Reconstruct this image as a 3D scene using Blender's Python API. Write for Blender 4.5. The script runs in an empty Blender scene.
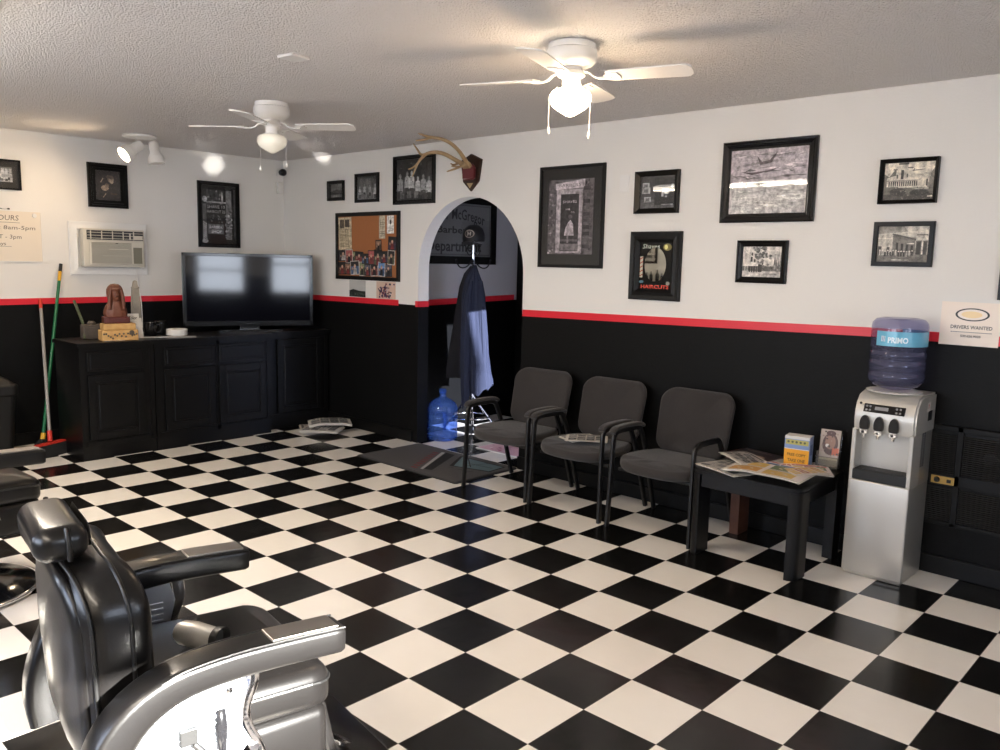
import bpy, bmesh, math, random
from mathutils import Vector, Matrix, Quaternion
C = bpy.context.scene.collection
PI = math.pi
RAD = math.radians
WY = 2.12      # wall with the arch
LX = -5.48     # left wall
H = 2.55
T = 0.3048

# ------------------------------------------------------------------ materials
def lin(c):
    c = c / 255.0
    return c / 12.92 if c <= 0.04045 else ((c + 0.055) / 1.055) ** 2.4
def rgb(*c):
    if len(c) == 1: c = (c[0],) * 3
    return tuple(lin(v) for v in c) + (1.0,)
MATS = {}
def mat(name, col=(0.5, 0.5, 0.5), rough=0.5, metal=0.0, spec=0.5, coat=0.0, coat_rough=0.05, bump=None, var=None, sheen=0.0, emit=None):
    m = bpy.data.materials.new(name); m.use_nodes = True; MATS[name] = m
    nt = m.node_tree; b = nt.nodes['Principled BSDF']
    b.inputs['Base Color'].default_value = tuple(col[:3]) + (1,)
    b.inputs['Roughness'].default_value = rough
    b.inputs['Metallic'].default_value = metal
    b.inputs['Specular IOR Level'].default_value = spec
    b.inputs['Coat Weight'].default_value = coat
    b.inputs['Coat Roughness'].default_value = coat_rough
    b.inputs['Sheen Weight'].default_value = sheen
    if emit:
        b.inputs['Emission Color'].default_value = tuple(emit[:3]) + (1,); b.inputs['Emission Strength'].default_value = emit[3]
    tc = nt.nodes.new('ShaderNodeTexCoord')
    if bump:
        sc, st, dist = bump[:3]
        n = nt.nodes.new('ShaderNodeTexNoise'); n.inputs['Scale'].default_value = sc; n.inputs['Detail'].default_value = 4
        nt.links.new(tc.outputs['Object'], n.inputs['Vector'])
        bp = nt.nodes.new('ShaderNodeBump'); bp.inputs['Strength'].default_value = st; bp.inputs['Distance'].default_value = dist
        nt.links.new(n.outputs['Fac'], bp.inputs['Height']); nt.links.new(bp.outputs['Normal'], b.inputs['Normal'])
    if var:
        sc, col2 = var
        n = nt.nodes.new('ShaderNodeTexNoise'); n.inputs['Scale'].default_value = sc; n.inputs['Detail'].default_value = 5
        nt.links.new(tc.outputs['Object'], n.inputs['Vector'])
        mx = nt.nodes.new('ShaderNodeMix'); mx.data_type = 'RGBA'
        mx.inputs['A'].default_value = tuple(col[:3]) + (1,); mx.inputs['B'].default_value = tuple(col2[:3]) + (1,)
        nt.links.new(n.outputs['Fac'], mx.inputs['Factor']); nt.links.new(mx.outputs['Result'], b.inputs['Base Color'])
    return m

def wall_mat(name, red_fn=False, top=(0.76, 0.735, 0.69), dk=1.0):
    m = mat(name, top, 0.75, bump=(90, 0.25, 0.004))
    nt = m.node_tree; b = nt.nodes['Principled BSDF']
    tc = nt.nodes.new('ShaderNodeTexCoord'); sp = nt.nodes.new('ShaderNodeSeparateXYZ'); nt.links.new(tc.outputs['Object'], sp.inputs[0])
    def M(op, a, bb):
        n = nt.nodes.new('ShaderNodeMath'); n.operation = op
        for k, v in enumerate((a, bb)):
            if isinstance(v, (int, float)): n.inputs[k].default_value = v
            else: nt.links.new(v, n.inputs[k])
        return n.outputs[0]
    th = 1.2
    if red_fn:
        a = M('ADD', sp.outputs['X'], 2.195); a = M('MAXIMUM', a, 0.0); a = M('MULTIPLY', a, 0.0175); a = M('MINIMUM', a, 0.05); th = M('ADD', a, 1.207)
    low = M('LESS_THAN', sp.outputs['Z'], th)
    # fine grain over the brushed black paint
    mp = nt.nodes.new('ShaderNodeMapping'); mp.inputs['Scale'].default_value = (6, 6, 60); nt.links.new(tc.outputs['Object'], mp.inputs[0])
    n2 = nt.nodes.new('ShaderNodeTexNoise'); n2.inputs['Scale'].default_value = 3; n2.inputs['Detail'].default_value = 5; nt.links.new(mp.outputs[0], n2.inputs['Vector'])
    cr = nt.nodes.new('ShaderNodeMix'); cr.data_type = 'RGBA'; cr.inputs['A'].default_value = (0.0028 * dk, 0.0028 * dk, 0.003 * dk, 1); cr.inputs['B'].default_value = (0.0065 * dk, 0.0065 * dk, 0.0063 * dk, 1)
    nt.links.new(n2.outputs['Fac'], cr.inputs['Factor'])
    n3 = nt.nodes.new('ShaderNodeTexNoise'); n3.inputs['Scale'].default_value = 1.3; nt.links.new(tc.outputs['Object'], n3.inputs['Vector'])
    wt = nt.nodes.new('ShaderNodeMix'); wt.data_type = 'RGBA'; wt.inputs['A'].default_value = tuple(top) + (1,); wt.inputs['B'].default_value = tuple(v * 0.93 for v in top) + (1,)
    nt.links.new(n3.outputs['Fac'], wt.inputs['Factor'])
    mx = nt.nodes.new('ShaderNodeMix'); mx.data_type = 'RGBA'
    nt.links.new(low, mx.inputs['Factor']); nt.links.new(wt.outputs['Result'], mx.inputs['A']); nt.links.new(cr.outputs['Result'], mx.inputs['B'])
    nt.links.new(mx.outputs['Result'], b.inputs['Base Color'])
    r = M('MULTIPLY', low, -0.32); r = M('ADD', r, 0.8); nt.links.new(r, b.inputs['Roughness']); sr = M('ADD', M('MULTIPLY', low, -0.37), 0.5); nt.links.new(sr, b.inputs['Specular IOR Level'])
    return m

wall_mat('wall_paint_back', True); wall_mat('wall_paint')
wall_mat('hall_paint_shaded', False, (0.52, 0.51, 0.53), .35)  # darker copy of the wall paint, the hall's shade put into its colour
ceil = mat('popcorn_ceiling', (0.86, 0.82, 0.79), 0.95)
nt = ceil.node_tree; b = nt.nodes['Principled BSDF']; tc = nt.nodes['Texture Coordinate']
vo = nt.nodes.new('ShaderNodeTexVoronoi'); vo.inputs['Scale'].default_value = 105; nt.links.new(tc.outputs['Object'], vo.inputs['Vector'])
no = nt.nodes.new('ShaderNodeTexNoise'); no.inputs['Scale'].default_value = 150; no.inputs['Detail'].default_value = 6; nt.links.new(tc.outputs['Object'], no.inputs['Vector'])
ad = nt.nodes.new('ShaderNodeMath'); ad.operation = 'SUBTRACT'; nt.links.new(no.outputs['Fac'], ad.inputs[0]); nt.links.new(vo.outputs['Distance'], ad.inputs[1])
bp = nt.nodes.new('ShaderNodeBump'); bp.inputs['Strength'].default_value = 1.0; bp.inputs['Distance'].default_value = 0.014
nt.links.new(ad.outputs[0], bp.inputs['Height']); nt.links.new(bp.outputs['Normal'], b.inputs['Normal'])

def floor_mat():
    m = mat('checker_vinyl', (0.8, 0.8, 0.8), 0.22, spec=0.5)
    nt = m.node_tree; b = nt.nodes['Principled BSDF']; tc = nt.nodes['Texture Coordinate']
    sp = nt.nodes.new('ShaderNodeSeparateXYZ'); nt.links.new(tc.outputs['Object'], sp.inputs[0])
    def M(op, a, bb=0.0, c=0.0):
        n = nt.nodes.new('ShaderNodeMath'); n.operation = op
        for k, v in enumerate((a, bb, c)):
            if isinstance(v, (int, float)): n.inputs[k].default_value = v
            else: nt.links.new(v, n.inputs[k])
        return n.outputs[0]
    x = M('DIVIDE', sp.outputs['X'], T); y = M('DIVIDE', sp.outputs['Y'], T)
    s = M('ADD', M('FLOOR', x), M('FLOOR', y)); par = M('GREATER_THAN', M('ABSOLUTE', M('SUBTRACT', M('MODULO', M('ABSOLUTE', s), 2.0), 0.0)), 0.5)
    cmb = nt.nodes.new('ShaderNodeCombineXYZ'); nt.links.new(M('FLOOR', x), cmb.inputs[0]); nt.links.new(M('FLOOR', y), cmb.inputs[1])
    wn = nt.nodes.new('ShaderNodeTexWhiteNoise'); wn.noise_dimensions = '2D'; nt.links.new(cmb.outputs[0], wn.inputs['Vector'])
    n = nt.nodes.new('ShaderNodeTexNoise'); n.inputs['Scale'].default_value = 9; n.inputs['Detail'].default_value = 6; nt.links.new(tc.outputs['Object'], n.inputs['Vector'])
    w = nt.nodes.new('ShaderNodeMix'); w.data_type = 'RGBA'; w.inputs['A'].default_value = (0.86, 0.81, 0.73, 1); w.inputs['B'].default_value = (0.79, 0.74, 0.66, 1)
    nt.links.new(M('MULTIPLY', M('ADD', wn.outputs['Value'], n.outputs['Fac']), 0.5), w.inputs['Factor'])
    k = nt.nodes.new('ShaderNodeMix'); k.data_type = 'RGBA'; k.inputs['A'].default_value = (0.0045, 0.0043, 0.0042, 1); k.inputs['B'].default_value = (0.008, 0.0075, 0.007, 1)
    nt.links.new(n.outputs['Fac'], k.inputs['Factor'])
    mx = nt.nodes.new('ShaderNodeMix'); mx.data_type = 'RGBA'
    nt.links.new(par, mx.inputs['Factor']); nt.links.new(w.outputs['Result'], mx.inputs['A']); nt.links.new(k.outputs['Result'], mx.inputs['B'])
    # thin dirty seams between the tiles
    fx = M('ABSOLUTE', M('SUBTRACT', M('FRACT', x), 0.5)); fy = M('ABSOLUTE', M('SUBTRACT', M('FRACT', y), 0.5))
    seam = M('GREATER_THAN', M('MAXIMUM', fx, fy), 0.4955)
    sm = nt.nodes.new('ShaderNodeMix'); sm.data_type = 'RGBA'; sm.inputs['B'].default_value = (0.16, 0.14, 0.12, 1)
    nt.links.new(M('MULTIPLY', seam, 0.75), sm.inputs['Factor']); nt.links.new(mx.outputs['Result'], sm.inputs['A'])
    nt.links.new(sm.outputs['Result'], b.inputs['Base Color'])
    rr = M('MULTIPLY_ADD', n.outputs['Fac'], 0.16, 0.13); nt.links.new(rr, b.inputs['Roughness'])
    n4 = nt.nodes.new('ShaderNodeTexNoise'); n4.inputs['Scale'].default_value = 14; nt.links.new(tc.outputs['Object'], n4.inputs['Vector'])
    bp = nt.nodes.new('ShaderNodeBump'); bp.inputs['Strength'].default_value = 0.06; bp.inputs['Distance'].default_value = 0.01
    nt.links.new(n4.outputs['Fac'], bp.inputs['Height']); nt.links.new(bp.outputs['Normal'], b.inputs['Normal'])
    return m
floor_mat()
mat('plate_paint', (0.74, 0.725, 0.695), 0.6)
mat('red_tape', rgb(214, 38, 52), 0.35)
mat('black_trim', (0.003, 0.003, 0.003), 0.45, spec=0.25)
mat('black_paint_wood', (0.003, 0.003, 0.0032), 0.38, spec=0.25, coat=0.12, coat_rough=0.3, bump=(30, 0.12, 0.004))
mat('black_gloss', (0.008, 0.008, 0.009), 0.12)
mat('frame_black', (0.003, 0.0028, 0.0026), 0.32, spec=0.22)
mat('frame_flat', (0.004, 0.004, 0.004), 0.5, spec=0.3)
mat('black_plastic', (0.005, 0.005, 0.005), 0.45)
mat('grey_plastic', (0.22, 0.22, 0.22), 0.45)
mat('white_plastic', (0.75, 0.73, 0.69), 0.4)
mat('white_enamel', (0.80, 0.78, 0.74), 0.28)
mat('white_paint', (0.76, 0.75, 0.72), 0.4)
mat('ac_beige', (0.62, 0.58, 0.49), 0.5)
mat('ac_louver', (0.20, 0.19, 0.14), 0.6)
mat('dark_slot', (0.03, 0.03, 0.035), 0.6)
mat('screen', (0.003, 0.003, 0.006), 0.06, spec=0.55)
mat('leather', (0.004, 0.0036, 0.0035), 0.31, coat=0.15, coat_rough=0.12, spec=0.38, bump=(160, 0.10, 0.002))
mat('leather_seam', (0.006, 0.006, 0.006), 0.4)
mat('chrome', (0.80, 0.80, 0.82), 0.09, 1.0)
mat('brushed', (0.42, 0.39, 0.36), 0.32, 1.0)
mat('side_metal', (0.50, 0.53, 0.58), 0.30, 0.8)
mat('steel_silver', (0.56, 0.54, 0.49), 0.36, 0.75)
mat('silver_plastic', (0.52, 0.50, 0.455), 0.36, 0.45)
mat('chair_fabric', (0.020, 0.017, 0.016), 0.95, sheen=0.15, bump=(420, 0.5, 0.003), var=(9, (0.030, 0.0255, 0.0235)))
mat('chair_frame', (0.006, 0.006, 0.0065), 0.4)
mat('table_black', (0.004, 0.004, 0.0044), 0.38, spec=0.3, bump=(200, 0.05, 0.002))
mat('brown_wood', (0.10, 0.035, 0.018), 0.5, bump=(40, 0.2, 0.003), var=(14, (0.05, 0.018, 0.010)))
mat('bust_wood', rgb(122, 72, 50), 0.5, bump=(60, 0.4, 0.004), var=(16, rgb(84, 44, 30)))
mat('bust_base', rgb(82, 30, 22), 0.35)
mat('pale_wood', rgb(214, 176, 112), 0.6, bump=(50, 0.3, 0.003), var=(22, rgb(168, 118, 62)))
mat('grey_wood', rgb(90, 80, 70), 0.7, var=(30, rgb(60, 52, 45)))
mat('stone', rgb(170, 164, 152), 0.7, var=(30, rgb(140, 132, 120)))
mat('green_stick', rgb(70, 78, 52), 0.5)
mat('antler', rgb(186, 158, 118), 0.55, bump=(60, 0.5, 0.003), var=(18, rgb(130, 100, 66)))
mat('plaque_wood', rgb(58, 34, 20), 0.4, var=(12, rgb(38, 20, 12)))
mat('plaque_red', rgb(92, 12, 20), 0.85, sheen=0.4)
mat('tan_card', rgb(170, 150, 110), 0.6)
mat('cork', rgb(172, 112, 68), 0.9, bump=(220, 0.4, 0.003), var=(120, rgb(146, 90, 52)))
mat('mirror', (0.85, 0.88, 0.84), 0.02, 1.0)
mat('green_pole', rgb(20, 104, 62), 0.35)
mat('yellow_grip', rgb(226, 170, 40), 0.5)
mat('grey_pole', rgb(150, 146, 140), 0.35)
mat('red_plastic', rgb(200, 52, 38), 0.45)
mat('bristle', (0.012, 0.012, 0.012), 0.9, bump=(300, 0.8, 0.01))
mat('denim', rgb(20, 27, 48), 0.85, bump=(300, 0.4, 0.002))
mat('dark_cloth', rgb(32, 32, 38), 0.9)
mat('cap_cloth', rgb(20, 20, 24), 0.6)
mat('mat_grey', rgb(74, 72, 72), 0.95, bump=(350, 0.5, 0.003))
mat('mat_rubber', (0.02, 0.02, 0.02), 0.7)
mat('brass', rgb(196, 160, 92), 0.3, 0.8)
mat('grille', (0.003, 0.003, 0.003), 0.5, spec=0.25)
mat('grille_slat', (0.02, 0.019, 0.018), 0.45)
mat('paper', (0.74, 0.72, 0.68), 0.7)
mat('page_edge', (0.62, 0.58, 0.50), 0.8)
mat('white_glass', (0.85, 0.82, 0.72), 0.15, emit=(1.0, 0.9, 0.7, 0.12))  # faint glow put into the glass of the unlit globe
mat('lit_glass', (0.9, 0.85, 0.75), 0.2, emit=(1.0, 0.80, 0.55, 16.0))
mat('lit_bulb', (0.9, 0.85, 0.75), 0.2, emit=(1.0, 0.78, 0.52, 26.0))
mat('dead_bulb', (0.7, 0.68, 0.62), 0.3)
mat('tube_light', (0.9, 0.9, 0.9), 0.3, emit=(1.0, 0.90, 0.78, 14.0))
mat('outside', (0.35, 0.33, 0.30), 0.9)
mat('concrete', (0.58, 0.56, 0.53), 0.9)

def glass_mat(name, tint=(1, 1, 1), refl_rough=0.02, base=0.0, body=None):
    """thin pane: transparent with a Fresnel reflection"""
    m = bpy.data.materials.new(name); m.use_nodes = True; nt = m.node_tree; nt.nodes.clear(); MATS[name] = m
    o = nt.nodes.new('ShaderNodeOutputMaterial'); mx = nt.nodes.new('ShaderNodeMixShader'); fr = nt.nodes.new('ShaderNodeFresnel'); fr.inputs['IOR'].default_value = 1.5
    tr = nt.nodes.new('ShaderNodeBsdfTransparent'); tr.inputs['Color'].default_value = tuple(tint) + (1,)
    gl = nt.nodes.new('ShaderNodeBsdfGlossy'); gl.inputs['Roughness'].default_value = refl_rough
    ge = nt.nodes.new('ShaderNodeNewGeometry'); sb = nt.nodes.new('ShaderNodeMath'); sb.operation = 'SUBTRACT'; sb.inputs[0].default_value = 1.0; nt.links.new(ge.outputs['Backfacing'], sb.inputs[1])
    ml = nt.nodes.new('ShaderNodeMath'); ml.operation = 'MULTIPLY'; nt.links.new(fr.outputs[0], ml.inputs[0]); nt.links.new(sb.outputs[0], ml.inputs[1]); nt.links.new(ml.outputs[0], mx.inputs[0])
    if body:
        df = nt.nodes.new('ShaderNodeBsdfDiffuse'); df.inputs['Color'].default_value = tuple(body[:3]) + (1,)
        m2 = nt.nodes.new('ShaderNodeMixShader'); m2.inputs[0].default_value = body[3]
        nt.links.new(tr.outputs[0], m2.inputs[1]); nt.links.new(df.outputs[0], m2.inputs[2]); nt.links.new(m2.outputs[0], mx.inputs[1])
    else: nt.links.new(tr.outputs[0], mx.inputs[1])
    nt.links.new(gl.outputs[0], mx.inputs[2]); nt.links.new(mx.outputs[0], o.inputs[0])
    return m
glass_mat('pane'); glass_mat('window_glass', (0.96, 0.98, 1.0))
glass_mat('sun_dimming_pane', (0.46, 0.49, 0.56))
glass_mat('bottle_blue', (0.70, 0.70, 0.84), 0.05, body=(0.25, 0.26, 0.42, 0.14))
glass_mat('bottle_deep', (0.40, 0.55, 0.95), 0.05, body=(0.15, 0.35, 0.9, 0.20))
glass_mat('clear_plastic', (0.9, 0.9, 0.9), 0.08, body=(0.5, 0.5, 0.5, 0.12))
def print_mat(name, rough=0.45, grain=None):
    m = bpy.data.materials.new(name); m.use_nodes = True; nt = m.node_tree; MATS[name] = m
    a = nt.nodes.new('ShaderNodeVertexColor'); a.layer_name = 'ink'
    b = nt.nodes['Principled BSDF']; nt.links.new(a.outputs['Color'], b.inputs['Base Color']); b.inputs['Roughness'].default_value = rough
    if grain:     # blotchy photographic grain over the inks
        tc = nt.nodes.new('ShaderNodeTexCoord'); n = nt.nodes.new('ShaderNodeTexNoise'); n.inputs['Scale'].default_value = grain; n.inputs['Detail'].default_value = 9; n.inputs['Roughness'].default_value = .7
        nt.links.new(tc.outputs['Object'], n.inputs['Vector']); r = nt.nodes.new('ShaderNodeMapRange'); r.inputs['From Min'].default_value = .36; r.inputs['From Max'].default_value = .64; r.inputs['To Min'].default_value = .38; r.inputs['To Max'].default_value = 1.45
        nt.links.new(n.outputs['Fac'], r.inputs['Value']); mx = nt.nodes.new('ShaderNodeVectorMath'); mx.operation = 'SCALE'; nt.links.new(a.outputs['Color'], mx.inputs[0]); nt.links.new(r.outputs[0], mx.inputs['Scale']); nt.links.new(mx.outputs[0], b.inputs['Base Color'])
print_mat('print_photo', .5, 34); print_mat('print_matte', .95)
print_mat('print'); print_mat('print_gloss', 0.18)

# ------------------------------------------------------------------ mesh helpers
def nb(): return bmesh.new()
def finish(bm, name, mats, parent=None, loc=None, rot=None, smooth=None):
    if not isinstance(mats, (list, tuple)): mats = [mats]
    me = bpy.data.meshes.new(name); bm.normal_update(); bm.to_mesh(me); bm.free()
    for m in mats: me.materials.append(MATS[m])
    if smooth is not None:
        ang = RAD(smooth)
        me.shade_smooth()
        try: me.set_sharp_from_angle(angle=ang)
        except Exception: pass
    o = bpy.data.objects.new(name, me); C.objects.link(o)
    if parent is not None: o.parent = parent
    if loc is not None: o.location = loc
    if rot is not None: o.rotation_euler = rot
    return o
def tag(o, label, cat, group=None, kind=None):
    if label: o['label'] = label
    if cat: o['category'] = cat
    if group: o['group'] = group
    if kind: o['kind'] = kind
    return o
def thing(name, label, cat, loc=(0, 0, 0), rz=0, group=None):
    o = bpy.data.objects.new(name, None); C.objects.link(o); o.empty_display_size = 0.1
    o.location = loc; o.rotation_euler = (0, 0, rz); return tag(o, label, cat, group)
def struct(name, bm, mats, smooth=None):
    o = finish(bm, name, mats, smooth=smooth); o['kind'] = 'structure'; return o
def setmi(faces, mi):
    for f in faces: f.material_index = mi
def box(bm, a, b, bev=0, seg=2, mi=0, rot=None, piv=None):
    vs = []
    for x in (a[0], b[0]):
        for y in (a[1], b[1]):
            for z in (a[2], b[2]): vs.append(bm.verts.new((x, y, z)))
    F = [bm.faces.new([vs[i] for i in q]) for q in ((0, 1, 3, 2), (4, 6, 7, 5), (0, 4, 5, 1), (2, 3, 7, 6), (0, 2, 6, 4), (1, 5, 7, 3))]
    setmi(F, mi)
    if bev:
        es = list({e for f in F for e in f.edges})
        r = bmesh.ops.bevel(bm, geom=es, offset=bev, segments=seg, profile=0.5, affect='EDGES', clamp_overlap=True)
        setmi(r['faces'], mi)
        vs = list({v for f in r['faces'] for v in f.verts} | {v for f in F if f.is_valid for v in f.verts})
    if rot is not None:
        p = Vector(piv if piv else [(a[i] + b[i]) / 2 for i in range(3)])
        for v in vs: v.co = rot @ (v.co - p) + p
    return vs
def frames_along(pts, up=None):
    P = [Vector(p) for p in pts]; n = len(P); Ts = []
    for i in range(n):
        t = (P[min(i + 1, n - 1)] - P[max(i - 1, 0)]); Ts.append(t.normalized())
    u = Vector(up) if up else (Vector((0, 0, 1)) if abs(Ts[0].z) < 0.9 else Vector((1, 0, 0)))
    out = []
    for i in range(n):
        t = Ts[i]; u = (u - t * u.dot(t))
        if u.length < 1e-6: u = t.orthogonal()
        u.normalize(); w = t.cross(u); out.append((P[i], w, u))
        if up: u = Vector(up)
    return out
def sweep(bm, pts, prof, up=None, scale=None, caps=True, mi=0, closed_path=False):
    fr = frames_along(pts, up); rings = []
    for i, (p, w, u) in enumerate(fr):
        s = scale[i] if scale else 1
        sx, sy = s if isinstance(s, tuple) else (s, s)
        rings.append([bm.verts.new(p + w * a * sx + u * b_ * sy) for a, b_ in prof])
    m = len(prof)
    for i in range(len(rings) - (0 if closed_path else 1)):
        A = rings[i]; B = rings[(i + 1) % len(rings)]
        for k in range(m): f = bm.faces.new((A[k], A[(k + 1) % m], B[(k + 1) % m], B[k])); f.material_index = mi
    if caps and not closed_path:
        bm.faces.new(rings[0][::-1]).material_index = mi; bm.faces.new(rings[-1]).material_index = mi
def circ(r, n=8): return [(r * math.cos(2 * PI * k / n), r * math.sin(2 * PI * k / n)) for k in range(n)]
def rrect(w, h, r, n=4):
    P = []
    for cx, cy, a0 in ((w / 2 - r, h / 2 - r, 0), (-w / 2 + r, h / 2 - r, 90), (-w / 2 + r, -h / 2 + r, 180), (w / 2 - r, -h / 2 + r, 270)):
        for k in range(n + 1):
            a = RAD(a0 + 90 * k / n); P.append((cx + r * math.cos(a), cy + r * math.sin(a)))
    return P
def tube(bm, pts, r, n=8, mi=0, scale=None, caps=True): sweep(bm, pts, circ(r, n), scale=scale, mi=mi, caps=caps)
def smooth_path(pts, it=2):
    P = [Vector(p) for p in pts]
    for _ in range(it):
        Q = [P[0]]
        for a, b_ in zip(P, P[1:]): Q += [a * .75 + b_ * .25, a * .25 + b_ * .75]
        Q.append(P[-1]); P = Q
    return P
def ringpath(c, r, n=32, axis='z'):
    out = []
    for k in range(n):
        a = 2 * PI * k / n; ca, sa = r * math.cos(a), r * math.sin(a)
        out.append(Vector(c) + Vector({'z': (ca, sa, 0), 'x': (0, ca, sa), 'y': (ca, 0, sa)}[axis]))
    return out
def torus(bm, c, R_, r, n=32, m=8, axis='z', mi=0):
    ax = Vector({'z': (0, 0, 1), 'x': (1, 0, 0), 'y': (0, 1, 0)}[axis]); pts = ringpath(c, R_, n, axis); rings = []
    for p in pts:
        w = (p - Vector(c)).normalized(); rings.append([bm.verts.new(p + w * a + ax * b_) for a, b_ in circ(r, m)])
    for i in range(n):
        for k in range(m): bm.faces.new((rings[i][k], rings[i][(k + 1) % m], rings[(i + 1) % n][(k + 1) % m], rings[(i + 1) % n][k])).material_index = mi
def lathe(bm, prof, n=32, c=(0, 0, 0), M_=None, mi=0):
    rings = []
    for r, z in prof:
        if r < 1e-5: rings.append([bm.verts.new((0, 0, z))])
        else: rings.append([bm.verts.new((r * math.cos(2 * PI * k / n), r * math.sin(2 * PI * k / n), z)) for k in range(n)])
    for A, B in zip(rings, rings[1:]):
        for k in range(n):
            a = [A[k % len(A)], A[(k + 1) % len(A)], B[(k + 1) % len(B)], B[k % len(B)]]
            u = []
            for v in a:
                if v not in u: u.append(v)
            if len(u) > 2: bm.faces.new(u).material_index = mi
    for rg in rings:
        for v in rg:
            if M_ is not None: v.co = M_ @ v.co
            v.co += Vector(c)
def prism(bm, poly, f, d0, d1, mi=0):
    """poly of (a,b); f(a,b,d)->xyz"""
    A = [bm.verts.new(f(a, b_, d0)) for a, b_ in poly]; B = [bm.verts.new(f(a, b_, d1)) for a, b_ in poly]
    n = len(poly); F = [bm.faces.new(A), bm.faces.new(B[::-1])]
    for k in range(n): F.append(bm.faces.new((A[k], B[k], B[(k + 1) % n], A[(k + 1) % n])))
    setmi(F, mi); return F
def grid(bm, fn, nu, nv, thick=0.0, mi=0):
    V = [[bm.verts.new(fn(i / nu, j / nv)) for j in range(nv + 1)] for i in range(nu + 1)]
    F = [bm.faces.new((V[i][j], V[i + 1][j], V[i + 1][j + 1], V[i][j + 1])) for i in range(nu) for j in range(nv)]
    setmi(F, mi)
    if thick:
        r = bmesh.ops.solidify(bm, geom=F, thickness=thick)
    return F
def recalc(bm): bmesh.ops.recalc_face_normals(bm, faces=bm.faces[:])
def cushion(bm, outline, z0, z1, r, dome=0.0, f=lambda a, b_, c: (a, b_, c), seg=5, mi=0):
    """pillow-like slab from a 2-D outline, edges rolled by r"""
    n = len(outline); cx = sum(p[0] for p in outline) / n; cy = sum(p[1] for p in outline) / n
    def ring(ins, z):
        out = []
        for k in range(n):
            a = Vector(outline[k - 1]); b_ = Vector(outline[k]); c_ = Vector(outline[(k + 1) % n])
            t = (c_ - a).normalized(); nrm = Vector((t.y, -t.x))
            if nrm.dot(b_ - Vector((cx, cy))) < 0: nrm = -nrm
            p = b_ - nrm * ins; out.append(bm.verts.new(f(p.x, p.y, z)))
        return out
    rings = []
    for k in range(seg + 1):
        a = PI / 2 * k / seg; rings.append(ring(r * (1 - math.sin(a)), z0 + r * (1 - math.cos(a))))
    for k in range(seg + 1):
        a = PI / 2 * k / seg; rings.append(ring(r * (1 - math.cos(a)), z1 - r * (1 - math.sin(a))))
    def inner(s, z): return [bm.verts.new(f(cx + (p[0] - cx) * s, cy + (p[1] - cy) * s, z)) for p in outline]
    top = rings[:]
    top += [inner(0.75, z1 + dome * 0.5), inner(0.4, z1 + dome * 0.9)]
    for A, B in zip(top, top[1:]):
        for k in range(n): bm.faces.new((A[k], A[(k + 1) % n], B[(k + 1) % n], B[k])).material_index = mi
    c1 = bm.verts.new(f(cx, cy, z1 + dome)); L = top[-1]
    for k in range(n): bm.faces.new((L[k], L[(k + 1) % n], c1)).material_index = mi
    c0 = bm.verts.new(f(cx, cy, z0)); L = rings[0]
    for k in range(n): bm.faces.new((L[(k + 1) % n], L[k], c0)).material_index = mi

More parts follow.
